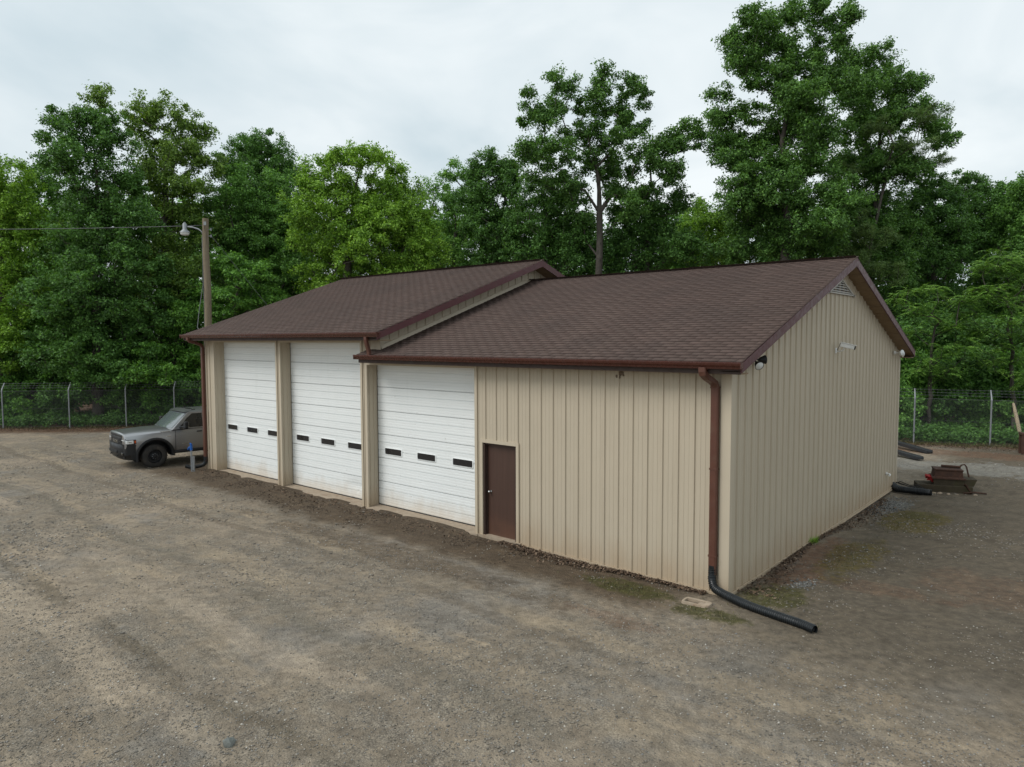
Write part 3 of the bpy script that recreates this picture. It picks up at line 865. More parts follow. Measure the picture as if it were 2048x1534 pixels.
# ================================================================== THINGS ON AND AROUND THE BUILDING
def gz1(x, y): return float(ground_z(np.array([float(x)]), np.array([float(y)]))[0])

# security camera on the gable end
T = thing('security_camera', 'white bullet security camera on a bracket, middle of the gable wall', 'camera', (0.03, 5.55, 4.02))
MB().box(0, .012, -.05, .05, -.06, .06, .004).build('wall_plate', MT['white'], T)
MB().tube([(.01, 0, -.02), (.10, -.03, -.02), (.17, -.05, .01), (.20, -.06, .06)], .014, 8).build('bracket', MT['white'], T, smooth=True, auto=50)
Mc = Matrix.Translation((.24, -.06, .10)) @ Matrix.Rotation(math.radians(105), 4, 'Z') @ Matrix.Rotation(math.radians(14), 4, 'X')
MB().box(-.05, .05, -.16, .13, -.045, .05, .015, Mc).build('housing', MT['white'], T)
MB().box(-.062, .062, -.20, .14, .052, .064, .003, Mc).build('sun_shield', MT['white'], T)
MB().lathe([(0, 0), (.04, 0), (.043, .03), (.030, .032), (0, .02)], 16, Mc @ Matrix.Translation((0, -.155, 0)) @ Matrix.Rotation(PI/2, 4, 'X')).build('lens', MT['black'], T)
MB().tube([(.13, -.05, .12), (.09, .0, .16), (.06, .05, .10), (.012, .04, .0)], .006, 6).build('cable', MT['black'], T)

def floodlight(name, label, loc, dirs, mat_shell):
    T = thing(name, label, 'floodlight', loc, 'flood lights on the gable wall')
    MB().lathe([(0, 0), (.05, 0), (.05, .035), (.035, .045), (0, .05)], 16, Matrix.Rotation(PI/2, 4, 'Y')).build('junction_box', mat_shell, T)
    for d in dirs:
        d = Vector(d).normalized(); p = Vector((.05, 0, -.01)); q = p + d*.09
        MB().tube([p, p + d*.045 + Vector((0, 0, .012)), q], .014, 8).build('swivel_arm', mat_shell, T)
        R_ = Matrix.Translation(q) @ d.to_track_quat('Z', 'Y').to_matrix().to_4x4()
        MB().lathe([(0, 0), (.03, .0), (.05, .04), (.072, .10), (.078, .115), (.072, .118)], 20, R_).build('lamp_shell', mat_shell, T, smooth=True, auto=40)
        MB().lathe([(.072, .112), (.05, .125), (0, .132)], 20, R_).build('lamp_lens', MT['lens'], T, smooth=True)
    return T
floodlight('floodlight', 'black flood light tucked under the front end of the gable roof edge', (.03, .75, 3.93), [(.7, -.55, -.45), (.65, .75, .05)], MT['black'])
floodlight('floodlight', 'white flood light at the rear corner under the gable roof edge', (.03, 10.95, 3.88), [(.9, -.45, .1), (.8, .5, -.2)], MT['white'])

# dried mud nest smeared under the front eave
mn = MB()
for k in range(14):
    a = random.uniform(0, 2*PI); rr = random.uniform(0, .09)
    s_ = random.uniform(.018, .04)
    mn.lathe([(0, 0), (s_, .003), (s_*.7, .014), (0, .02)], 7, Matrix.Translation((rr*math.cos(a), 0, rr*1.1*math.sin(a))) @ Matrix.Rotation(PI/2, 4, 'X'))
tag(mn.build('mud_nest', simple('dried_mud', (0.16, 0.12, 0.085), 0.95, scale=30), None, loc=(-2.13, -.004, 3.66)), 'small dried mud nest stuck on the siding under the front eave', 'nest')

# corrugated drain pipes
def corrugated(name, label, ctrl, r, pitch=.034, mat='hdpe', open_end=True):
    # smooth the control polyline, then ring it
    P = [Vector(p) for p in ctrl]
    pts = []
    for i in range(len(P)-1):
        p0, p1, p2, p3 = P[max(i-1, 0)], P[i], P[i+1], P[min(i+2, len(P)-1)]
        n = max(2, int((p2-p1).length/(pitch/4)))
        for k in range(n):
            t = k/n
            pts.append(0.5*((2*p1) + (p2-p0)*t + (2*p0-5*p1+4*p2-p3)*t*t + (3*p1-p0-3*p2+p3)*t**3))
    pts.append(P[-1])
    s = 0; rs = []
    for i, p in enumerate(pts):
        if i: s += (p-pts[i-1]).length
        rs.append(r*(1 + 0.07*(1 if math.sin(2*PI*s/pitch) > 0 else -1)))
    m = MB().tube(pts, rs, 14, cap=False)
    n = len(pts)
    m.tube([pts[-1], pts[-1] + (pts[-8]-pts[-1])], [r*.9, r*.86], 14, cap=False)       # inner wall of the open end
    d = (pts[-1]-pts[-8]).normalized()
    return m, pts
def put_pipe(name, label, ctrl, r, cat='drain pipe', group=None):
    m, pts = corrugated(name, label, ctrl, r)
    base = Vector(ctrl[-1]); base.z = 0
    T = thing(name, label, cat, base, group)
    m.v = [tuple(Vector(q)-base) for q in m.v]
    m.build('corrugated_hose', MT['hdpe'], T, smooth=True, auto=30)
    return T, base, pts
T, base, pts = put_pipe('drain_pipe', 'black corrugated drain pipe curving away from the corner downspout across the dirt',
    [(-.232,-.088,.42), (-.232,-.092,.33), (-.215,-.13,.22), (-.14,-.19,.125), (.02,-.235,.085), (.22,-.30,.07), (.55,-.42,.06), (1.07,-.55,.06), (1.4,-.62,.06), (1.64,-.71,.06)], .068)
MB().tube([Vector((-.232,-.086,.47))-base, Vector((-.232,-.088,.38))-base], .066, 14).build('adapter', MT['hdpe'], T, smooth=True, auto=40)
T, base, pts = put_pipe('drain_elbow', 'short black drain elbow at the foot of the left corner downspout',
    [(-18.165,-.088,.32), (-18.165,-.095,.24), (-18.19,-.16,.15), (-18.29,-.32,.10), (-18.41,-.50,.09), (-18.5,-.60,.13)], .065)
MB().tube([Vector((-18.165,-.086,.42))-base, Vector((-18.165,-.088,.30))-base], .074, 14).build('adapter', MT['hdpe'], T, smooth=True, auto=40)
T, base, pts = put_pipe('drain_pipe', 'short black corrugated pipe lying on the ground at the rear corner of the building',
    [(-.25, 11.95, .03), (.0, 11.45, .02), (.2, 11.18, -.01), (.55, 11.20, -.02), (.95, 11.27, -.03), (1.02, 11.28, -.03)], .095)
for k in range(3):
    a = random.uniform(-.06, .06)
    w = MB().tube([(-.05, 11.75+a, .0+.05*k), (.15, 11.6+a, .12-.03*k), (.4, 11.5+a*2, .05), (.62, 11.47+a, .10-.04*k), (.85, 11.6+a, -.04)], .012, 6)
    tag(w.build('loose_cable', MT['black'], None, smooth=True), 'thin black cable tangled on the ground behind the short corrugated pipe', 'cable', 'tangled black cables by the rear corner')

# valve cover frame set in the dirt by the corner
T = thing('valve_box', 'pale concrete valve box frame set in the dirt near the corner drain pipe', 'valve box', (-.21, -.71, gz1(-.21, -.71)), rotz=.06)
def stadium(w, h, r, n=5):
    pts = []
    for (sx, sy, a0) in ((1,1,0),(-1,1,90),(-1,-1,180),(1,-1,270)):
        for k in range(n+1):
            t = math.radians(a0+90*k/n); pts.append((sx*(w-r)+r*math.cos(t), sy*(h-r)+r*math.sin(t)))
    return pts
O_, I_ = stadium(.225, .13, .07), stadium(.16, .075, .02)
n = len(O_)
vs = [(x, y, -.05) for x, y in stadium(.24, .145, .075)] + [(x, y, .035) for x, y in O_] + [(x-.03, y, .035) for x, y in I_] + [(x-.03, y, -.06) for x, y in I_]
fs = []
for k in range(3):
    for i in range(n): fs.append((k*n+i, k*n+(i+1) % n, (k+1)*n+(i+1) % n, (k+1)*n+i))
MB().raw(vs, fs).build('frame', MT['concrete'], T)
MB().box(-.19, .13, -.075, .075, -.06, -.045).build('pit_floor', MT['darktrim'], T)
MB().box(.03, .125, -.072, .072, -.02, .02, .006).build('cover_piece', MT['concrete'], T)

# yard hydrant: galvanised standpipe with blue head, and the stub post beside it
hx, hy = -17.95, -.66
T = thing('yard_hydrant', 'galvanised yard hydrant with blue head standing before the left building corner', 'hydrant', (hx, hy, gz1(hx, hy)))
MB().tube([(0, 0, -.05), (0, 0, .72)], .027, 12).build('standpipe', MT['galv'], T, smooth=True, auto=40)
MB().tube([(0, 0, .70), (0, 0, .86)], [.045, .04], 14).tube([(0, 0, .80), (-.07, -.04, .79), (-.10, -.06, .72)], .024, 10).build('head', MT['blue'], T, smooth=True, auto=40)
MB().box(-.02, .02, -.03, .03, .86, .91, .006).box(-.10, .03, -.012, .012, .905, .93, .005).build('handle', MT['blue'], T)
MB().tube([(.05, .045, -.05), (.05, .045, .50)], .040, 12).build('sleeve', MT['galv'], T, smooth=True, auto=40)

def stone_(r, sq, seed, n=2):
    bm = bmesh.new(); bmesh.ops.create_icosphere(bm, subdivisions=n, radius=r)
    rr = random.Random(seed)
    ks = [(Vector((rr.uniform(-1, 1), rr.uniform(-1, 1), rr.uniform(-1, 1))).normalized(), rr.uniform(.55, .85)) for _ in range(9)]
    for q in bm.verts:
        for d, lim in ks:
            e = q.co.dot(d) - lim*r
            if e > 0: q.co -= d*e
        q.co.z *= sq
    me = bpy.data.meshes.new('stone'); bm.to_mesh(me); bm.free(); return me

# rusty iron on mossy concrete behind the gable end
zc = -.10
T = thing('concrete_block', 'long mossy concrete slab at the bottom of the rusty junk pile', 'concrete slab', (1.2, 12.2, zc), rotz=.36)
MB().box(-.75, .62, -.28, .34, -.1, .20, .02).build('block', MT['mosscrete'], T)
T2 = thing('concrete_block', 'upper mossy concrete slab with rusty iron box on top', 'concrete slab', (1.33, 12.28, zc+.20), rotz=.36)
MB().prism([(-.48, 0), (.50, 0), (.58, .20), (-.5, .17)], 'y', -.24, .30).build('block', MT['mosscrete'], T2)
T3 = thing('rusty_iron_box', 'rusty iron box with flared foot and bent bar on top of the slabs', 'scrap iron', (1.22, 12.26, zc+.375), rotz=.34)
b_ = []
for (hw, hd, z) in ((.42, .30, 0), (.42, .30, .035), (.36, .25, .06), (.34, .235, .22), (.355, .25, .24), (.355, .25, .275), (.2, .12, .285)):
    b_.append([(-hw, -hd, z), (hw, -hd, z), (hw, hd, z), (-hw, hd, z)])
vs = [p for r in b_ for p in r]; fs = [(4*i+j, 4*i+(j+1) % 4, 4*i+4+(j+1) % 4, 4*i+4+j) for i in range(len(b_)-1) for j in range(4)] + [(3,2,1,0), (24,25,26,27)]
MB().raw(vs, fs).build('iron_body', MT['rust'], T3)
MB().tube([(-.15, .05, .33), (.32, -.02, .33)], .036, 12).tube([(.30, -.02, .31), (.34, -.02, .39), (.42, -.03, .41), (.47, -.03, .34), (.50, -.05, .18), (.53, -.06, .06)], .022, 8).build('bent_bar', MT['rust'], T3, smooth=True, auto=40)
m = MB()
for k in range(7):
    a = k*.9; m.box(-.06+.02*math.sin(k), .06, -.05, .05, .0, .035+.02*(k % 3), .006, Matrix.Translation((.055*math.sin(a), .035*math.cos(a), .02*k)) @ Euler((a, .6*k, a*1.3)).to_matrix().to_4x4())
m.build('crushed_can', MT['red'], None, loc=(.82, 11.98, .19))
tag(bpy.data.objects['crushed_can'], 'crumpled red plastic can lying against the rusty iron box', 'can')
T4 = thing('rusty_plate', 'rusty plate leaning against the right end of the upper slab', 'scrap iron', (1.78, 12.30, -.08), rotz=.5)
MB().box(-.03, .0, -.20, .22, 0, .30, .004, Matrix.Rotation(math.radians(-32), 4, 'Y')).build('plate', MT['rust'], T4)
MB().tube([(-.25, -.26, .02), (.05, -.20, .04), (.32, -.28, .03)], .022, 7).build('rod', MT['rust'], T4, smooth=True)
for k, (x, y, s_) in enumerate(((1.15, 11.68, .075), (1.36, 11.72, .06), (.72, 11.55, .05), (1.95, 12.05, .06), (1.55, 11.80, .045))):
    me = stone_(s_, .55, 40+k); me.materials.append(MT['concrete'])
    tag(link('rubble_chunk', me, None, (x, y, -.11+s_*.2)), 'pale broken concrete chunk on the ground before the mossy slab', 'rubble', 'concrete rubble before the slabs')
m = MB().box(-.10, .12, -.04, .05, 0, .03, .008, Euler((0, .1, .4)).to_matrix().to_4x4())
tag(m.build('broken_board', MT['log'], None, loc=(.94, 11.62, -.10)), 'small pale broken board between the short pipe and the mossy slab', 'board')

# two steel ramps on the ground behind the building
def ramp_obj(p, q, label):
    p, q = Vector(p), Vector(q); d = q-p; L = d.length
    T = thing('steel_ramp', label, 'ramp', p, 'steel ramps behind the building')
    R_ = d.to_track_quat('X', 'Z').to_matrix().to_4x4()
    MB().box(0, L, -.13, .13, .05, .07, .004, R_).build('deck', MT['darksteel'], T)
    for s in (-1, 1): MB().box(0, L, s*.13-.012, s*.13+.012, -.03, .085, .004, R_).build('side_rail', MT['darksteel'], T)
    MB().box(-.03, .05, -.12, .12, .0, .048, .004, R_).build('lip', MT['darksteel'], T)
ramp_obj((-.40, 18.95, .0), (-3.35, 20.75, .34), 'farther of two dark steel ramps sticking out past the rear corner of the building')
ramp_obj((-.36, 17.15, .0), (-3.3, 18.85, .30), 'nearer of two dark steel ramps sticking out past the rear corner of the building')

# rusty steel post stand at the right edge and the leaning broken pole behind the fence
T = thing('rusty_steel_stand', 'rusty brown steel stand at the right edge before the fence', 'steel stand', (2.44, 20.75, 0.0), rotz=.3)
MB().box(-.26, .30, -.24, .24, .72, .80, .01).build('top_plate', MT['rust'], T)
for sx in (-.2, .22):
    for sy in (-.18, .18): MB().box(sx-.045, sx+.045, sy-.045, sy+.045, 0, .72, .006).build('leg', MT['rust'], T)
MB().box(-.16, .18, -.16, .16, .18, .40, .02).build('lower_box', MT['rust'], T)
MB().box(-.155, .175, -.2, -.135, .42, .56, .01).build('cross_plate', MT['rust'], T)
lg = MB().tube([(0, 0, 0), (.12, -.28, -.42), (.3, -.70, -1.05), (.55, -1.2, -1.9)], [.045, .07, .075, .08], 9).build('broken_pole', MT['log'], None, smooth=True, loc=(1.63, 24.2, 1.60))
tag(lg, 'pale broken tree pole leaning behind the fence at the right edge', 'broken pole')

# the one larger stone in the foreground gravel
me = stone_(.085, .7, 4); me.materials.append(simple("grey_green_stone", (0.17, 0.18, 0.165), 0.8, var=0.35, scale=25, bmp=.3))
tag(link('stone', me, None, (-2.17, -7.66, gz1(-2.17, -7.66)+.028)), 'single fist-sized grey stone lying on the foreground gravel', 'stone')

# ================================================================== UTILITY POLE, YARD LIGHT, CABLES
PX, PY = -24.0, 3.02
PT = 9.30
T = thing('utility_pole', 'weathered wooden utility pole standing behind the left end of the roof', 'utility pole', (PX, PY, 0))
nseg = 14
MB().tube([(.012*math.sin(i*.9)-.006*i*.0, .01*math.cos(i*1.3), PT*i/nseg - .1*(i == 0)) for i in range(nseg+1)], [.165 - .045*i/nseg for i in range(nseg+1)], 18).build('pole_shaft', MT['pole'], T, smooth=True, auto=50)
RD = Vector((.759, .651, 0))                      # along the road side of the yard
fd = Vector((.651, -.759, 0))
mt = MB(); M_ = Matrix.Translation(fd*.125 + RD*.03 + Vector((0, 0, PT-.22))) @ Matrix.Rotation(math.atan2(fd.y, fd.x), 4, 'Z')
mt.box(-.004, .006, -.055, .055, -.075, .075, .002, M_).build('number_plate', MT['galv'], T)
for z in (PT-.45, PT-.72): MB().tube([RD*.10 + Vector((0, 0, z)), RD*.24 + Vector((0, 0, z))], .018, 8).tube([RD*.22 + Vector((0, 0, z-.05)), RD*.22 + Vector((0, 0, z+.06))], .03, 8).build('insulator', MT['galv'], T, smooth=True, auto=40)
MB().tube([-RD*.13 + fd*.04 + Vector((0, 0, z)) for z in (PT-.75, 7.2, 5.5, 3.5, 1.5)], .022, 8).build('conduit', MT['wire'], T, smooth=True)

T = thing('yard_light', 'grey cobra-arm yard light hanging left of the utility pole top', 'yard light', tuple(Vector((PX, PY, PT-.55))))
MB().tube([-RD*.12 + Vector((0, 0, -.12)), -RD*.16 + Vector((0, 0, .02)), -RD*.30 + Vector((0, 0, .12)), -RD*.52 + Vector((0, 0, .19)), -RD*.78 + Vector((0, 0, .22))], .032, 10).build('arm', MT['galv'], T, smooth=True)
lc = -RD*.86
LM = Matrix.Translation(lc)
MB().lathe([(0, .40), (.04, .40), (.045, .35), (.07, .345), (.085, .32), (.085, .12), (.10, .09), (.20, .0), (.21, -.02), (.19, -.02)], 22, LM).build('lamp_head', MT['galv'], T, smooth=True, auto=40)
MB().lathe([(.185, -.02), (.175, -.08), (.14, -.13), (0, -.15)], 22, LM).build('refractor', MT['lens'], T, smooth=True)

def cable(name, label, a, b, sag, r, mat='wire', n=24):
    a, b = Vector(a), Vector(b)
    pts = [a.lerp(b, i/n) - Vector((0, 0, sag*4*(i/n)*(1-i/n))) for i in range(n+1)]
    o = MB().tube([p-a for p in pts], r, 6).build(name, MT[mat], None, smooth=True, loc=a)
    return tag(o, label, 'cable')
cable('overhead_cable', 'twisted overhead service cable running left from the utility pole', (PX, PY, PT-.28), (PX-22.8, PY-19.5, PT+.25), .35, .015, 'wire')
cable('guy_wire', 'thin guy wire slanting down right from the pole behind the roof', Vector((PX, PY, PT-.72))+RD*.24, (PX+4.3, PY+4.9, .4), .04, .007)
o = MB().tube([Vector(p)-Vector((PX, PY, 0)) for p in ((PX-.10, PY-.09, PT-.6), (PX-.13, PY-.1, 7.4), (PX-.11, PY-.12, 6.6), (PX+.4, PY-.55, 5.6), (PX+3.0, PY-1.9, 4.75), (-18.55, .25, 4.42))], .014, 7).build('service_drop', MT['wire'], None, smooth=True, loc=(PX, PY, 0))
tag(o, 'service drop cable hanging from the pole to the left roof corner', 'cable')

# ================================================================== CHAIN-LINK FENCES WITH BARBED WIRE
FH = 1.85
def fence(label, pts, outward, gap_rail=True):
    T = thing('chain_link_fence', label, 'fence', (pts[0][0], pts[0][1], 0))
    o0 = Vector((pts[0][0], pts[0][1], 0)); out = Vector((outward[0], outward[1], 0)).normalized()
    tops = []
    for (x, y) in pts:
        p = Vector((x, y, 0)) - o0
        post = MB().tube([p+Vector((0, 0, -.1)), p+Vector((0, 0, FH-.05)), p+Vector((0, 0, FH)), p+out*.03+Vector((0, 0, FH+.06)), p+out*.27+Vector((0, 0, FH+.36))], [.033, .033, .036, .030, .022], 9).build('post', MT['galv'], T, smooth=True, auto=50)
        tops.append(p)
    for k, (oo, zz) in enumerate(((.09, .13), (.17, .235), (.255, .345))):
        m = MB()
        for a, b_ in zip(tops, tops[1:]):
            n = 5
            m.tube([a.lerp(b_, i/n)+out*oo+Vector((0, 0, FH+zz-.012*math.sin(PI*i/n))) for i in range(n+1)], .0045, 4, cap=False)
            L = (b_-a).length; c = int(L/.14)
            for i in range(c):
                q = a.lerp(b_, (i+.5)/c)+out*oo+Vector((0, 0, FH+zz-.008))
                m.raw([q+Vector((0, .0, .03)), q+Vector((.02, .02, -.02)), q+Vector((-.02, -.02, -.02))], [(0, 1, 2)])
        m.build('barbed_wire', MT['wire'], T)
    for z in (FH-.02, .95, .06):
        m = MB()
        for a, b_ in zip(tops, tops[1:]): m.tube([a+Vector((0, 0, z)), b_+Vector((0, 0, z))], .008 if z > 1.5 else .004, 5, cap=False)
        m.build('tension_wire', MT['wire'], T)
    # woven mesh: one fabric piece per bay, diagonal wires both ways
    for a, b_ in zip(tops, tops[1:]):
        d = (b_-a); L = d.length; d.normalize()
        h = FH-.04; st = .082; r = .0026
        V = []; F = []
        for sgn, off in ((1, .004), (-1, -.004)):
            s = -h
            while s < L:
                # wire u = s + sgn-direction z
                z0, z1 = 0.0, h
                u0, u1 = (s, s+h) if sgn > 0 else (s+h, s)
                # clip to 0..L
                def clip(u0, z0, u1, z1):
                    pts_ = [(u0, z0), (u1, z1)]
                    for lim, gt in ((0, True), (L, False)):
                        (ua, za), (ub, zb) = pts_
                        ina = ua >= lim if gt else ua <= lim; inb = ub >= lim if gt else ub <= lim
                        if not ina and not inb: return None
                        if ina != inb:
                            t = (lim-ua)/(ub-ua); c = (lim, za+(zb-za)*t)
                            pts_ = [(ua, za), c] if ina else [c, (ub, zb)]
                    return pts_
                c = clip(u0, z0, u1, z1)
                if c:
                    base = len(V)
                    for (u, z) in c:
                        q = a + d*u + out*off + Vector((0, 0, .03+z))
                        side = Vector((-d.x*sgn, -d.y*sgn, 1)).normalized()
                        V += [q+side*r, q-side*r*.5+out*r*.87, q-side*r*.5-out*r*.87]
                    F += [(base, base+1, base+4, base+3), (base+1, base+2, base+5, base+4), (base+2, base, base+3, base+5)]
                s += st
        tag(link('mesh_fabric', np_mesh('mesh_fabric', np.array([tuple(v) for v in V]), np.array(F), MT['wire']), T), kind='stuff')
A = [(-38.6, -3.5), (-36.48, -1.27), (-34.36, .96), (-32.60, 2.92), (-31.13, 4.65), (-29.1, 6.9), (-27.0, 9.2), (-24.9, 11.5), (-22.8, 13.8), (-20.6, 16.25)]
fence('left chain-link fence with barbed wire running behind the pickup truck', A, (-.745, .667))
Bp = [(-20.6, 16.25), (-18.0, 16.96), (-15.4, 17.67), (-12.7, 18.4), (-9.9, 19.17), (-7.1, 19.94), (-4.2, 20.73), (-1.43, 21.49), (1.11, 22.18), (3.7, 22.9), (6.3, 23.6)]
fence('right chain-link fence with barbed wire at the back of the yard', Bp, (-.262, .965))

# ================================================================== PICKUP TRUCK (x forward, y to its left, z up; origin under the front axle)
def mat_paint():
    m, nt, b = newmat("dark_silver_truck_paint")
    p = nt.nodes.new('ShaderNodeTexCoord').outputs['Object']
    sep = nt.nodes.new('ShaderNodeSeparateXYZ'); nt.links.new(p, sep.inputs[0])
    c = mix(nt, noise(nt, p, 300, 2), (0.29, 0.295, 0.305), (0.34, 0.345, 0.355))
    z = mth(nt, 'ADD', sep.outputs[2], mth(nt, 'MULTIPLY', noise(nt, p, 5, 5), -.4))
    c = mix(nt, smooth(nt, z, .62, .18, 0, .7), c, (0.16, 0.125, 0.09))
    sock(nt, b.inputs['Base Color'], c)
    b.inputs['Metallic'].default_value = .65; b.inputs['Roughness'].default_value = .28
    b.inputs['Coat Weight'].default_value = .6; b.inputs['Coat Roughness'].default_value = .08
    return m
MT['paint'] = mat_paint()
MT['glass'] = simple("tinted_cab_glass", (0.012, 0.014, 0.015), 0.06, spec=0.8, var=.05)
MT['amber'] = simple("amber_marker_lens", (0.50, 0.09, 0.02), 0.25)
MT['bumper'] = simple("satin_black_bumper", (0.010, 0.011, 0.013), 0.42, dirt=(.06, .05, .04), dirt_amt=.4)
hb = math.radians(186)
hd = Vector((math.sin(hb), math.cos(hb), 0)); lf = Vector((-hd.y, hd.x, 0))
wheel_c = Vector((-19.70, -1.07, 0))
org = wheel_c - lf*.98
TR = thing('pickup_truck', 'dark silver crew-cab pickup truck parked nose out beside the left wall', 'truck', (org.x, org.y, -.02), rotz=math.atan2(hd.y, hd.x))
ZS = .945
def loft(sections, close=True):
    """sections: list of (x, [(y,z)...] half outline from bottom centre to top centre)"""
    vs = []; fs = []
    k = len(sections[0][1])
    for x, half in sections:
        ring = [(x if len(h) == 2 else x+h[2], h[0], h[1]*ZS) for h in half] + [(x if len(h) == 2 else x+h[2], -h[0], h[1]*ZS) for h in reversed(half[1:-1])]
        vs += ring
    n = 2*k-2
    for i in range(len(sections)-1):
        for j in range(n): fs.append((i*n+j, i*n+(j+1) % n, (i+1)*n+(j+1) % n, (i+1)*n+j))
    if close: fs += [tuple(range(n-1, -1, -1)), tuple((len(sections)-1)*n+j for j in range(n))]
    return MB().raw(vs, fs)
def sec(x, hw, zb, zt, sh, crown=.03, tuck=.04):
    return (x, [(0, zb), (hw-.12, zb), (hw-tuck, zb+.06), (hw-.005, zb+.28), (hw, (zb+sh)/2+.12), (hw-.012, sh-.10), (hw-.05, sh-.01), (hw-.16, zt-.008), (hw*.5, zt+crown*.7), (0, zt+crown)])
body_secs = [sec(.91, .93, .62, 1.24, 1.16, .02), sec(.88, .965, .56, 1.275, 1.20, .03), sec(.70, .99, .52, 1.295, 1.225, .045), sec(.35, 1.0, .50, 1.31, 1.25, .055), sec(0, 1.005, .50, 1.325, 1.27, .06),
             sec(-.40, 1.0, .50, 1.325, 1.28, .055), sec(-.62, .995, .48, 1.335, 1.295, .02), sec(-1.6, .995, .46, 1.345, 1.32, 0), sec(-2.7, .995, .46, 1.345, 1.32, 0), sec(-3.02, .995, .46, 1.345, 1.32, 0),
             sec(-3.06, .98, .46, 1.40, 1.37, 0), sec(-4.9, .985, .52, 1.42, 1.39, 0), sec(-5.0, .95, .56, 1.41, 1.37, 0)]
body = loft(body_secs).build('body', MT['paint'], TR, smooth=True, auto=28)
# wheel openings cut through the fenders
for wx in (0.0, -3.79):
    cut = MB().lathe([(0, -1.3), (.545, -1.3), (.545, 1.3), (0, 1.3)], 40, Matrix.Translation((wx, 0, .44*ZS)) @ Matrix.Rotation(PI/2, 4, 'X')).build('arch_cutter', None)
    cut.parent = TR
    md_ = body.modifiers.new('arch', 'BOOLEAN'); md_.operation = 'DIFFERENCE'; md_.object = cut; md_.solver = 'EXACT'
bpy.context.view_layer.update()
dg = bpy.context.evaluated_depsgraph_get()
me2 = bpy.data.meshes.new_from_object(body.evaluated_get(dg))
body.modifiers.clear(); body.data = me2
if not me2.materials: me2.materials.append(MT['paint'])
me2.materials[0] = MT['paint']
for o in [o for o in bpy.data.objects if o.name.startswith('arch_cutter')]: bpy.data.objects.remove(o, do_unlink=True)
me2.set_sharp_from_angle(angle=math.radians(28))
# dark wheel housings, flares
for wx in (0.0, -3.79):
    for s in (1, -1):
        a = [math.radians(q) for q in range(-14, 195, 11)]
        vs = []; fs = []
        for t in a:
            for r, y in ((.548, .99), (.612, 1.0), (.625, 1.022), (.565, 1.035), (.535, 1.02), (.535, .55)):
                vs.append((wx+r*math.cos(t), s*y, .44*ZS+r*math.sin(t)))
        for i in range(len(a)-1):
            for j in range(5): fs.append((i*6+j, i*6+j+1, (i+1)*6+j+1, (i+1)*6+j))
        MB().raw(vs, fs).build('fender_flare', MT['bumper'], TR, smooth=True, auto=35)
        MB().box(wx-.5, wx+.5, min(s*.50, s*.54), max(s*.50, s*.54), .30, .95).build('wheel_well', MT['black'], TR)
MB().box(-4.9, .6, -.48, .48, .40, .54).tube([(.0, -.75, .42), (.0, .75, .42)], .06, 10).tube([(-3.79, -.7, .42), (-3.79, .7, .42)], .07, 10).build('chassis', MT['black'], TR)
# cab
def cabpt(f, x_b, x_t, hw_b, hw_t, zb=1.335, zt=1.94):
    return (x_b+(x_t-x_b)*f, hw_b+(hw_t-hw_b)*f, (zb+(zt-zb)*f)*ZS)
rows_ = [(0, -.58, -3.04, .965, 1.325), (.55, -.90, -3.02, .90, 1.66), (.90, -1.12, -3.0, .845, 1.885), (.97, -1.22, -2.98, .81, 1.93), (1.0, -1.42, -2.9, .68, 1.955), (1.02, -1.75, -2.7, .3, 1.972)]
vs = []; fs = []
nn = 14
for f, xf, xr, hw, z in rows_:
    ring = []
    bow = .10*(1-.3*f)
    for k in range(7):                                  # front edge, bowed forward at the middle
        y = hw - 2*hw*k/6; ring.append((xf + bow*(1-(y/hw)**2), y, z*ZS))
    for k in range(7):
        y = -hw + 2*hw*k/6; ring.append((xr - .03*(1-(y/hw)**2), y, z*ZS))
    vs += ring
for i in range(len(rows_)-1):
    for j in range(nn): fs.append((i*nn+j, i*nn+(j+1) % nn, (i+1)*nn+(j+1) % nn, (i+1)*nn+j))
fs.append(tuple((len(rows_)-1)*nn+j for j in range(nn)))
cab = MB().raw(vs, fs).build('cab', MT['paint'], TR, smooth=True, auto=35)
# windshield following the bowed front face
def front_at(y_rel, f):
    xf, hw, z = [np.interp(f, [r[0] for r in rows_], [r[i] for r in rows_]) for i in (1, 3, 4)]
    y = y_rel*hw; return Vector((xf + .10*(1-.3*f)*(1-y_rel**2) + .008, y, z*ZS + .004))
g = []; fs = []
for i, f in enumerate((.06, .3, .55, .75, .88)):
    for k in range(9): g.append(front_at(-.90+1.80*k/8, f))
for i in range(4):
    for k in range(8): fs.append((i*9+k, i*9+k+1, (i+1)*9+k+1, (i+1)*9+k))
MT['windshield'] = simple("windshield_glass", (0.10, 0.12, 0.125), 0.04, spec=1.0, var=.05)
MT['windshield'].node_tree.nodes['Principled BSDF'].inputs['IOR'].default_value = 1.8
MB().raw(g, fs).build('windshield', MT['windshield'], TR, smooth=True)
def side_at(x, f, s, off=.006):
    hw, z = [np.interp(f, [r[0] for r in rows_], [r[i] for r in rows_]) for i in (3, 4)]
    return Vector((x, s*(hw+off), z*ZS))
def side_win(poly, s, name):
    n_ = len(poly); out = [side_at(x, f, s) for x, f in poly]
    return MB().raw(out, [tuple(range(n_))]).build(name, MT['glass'], TR)
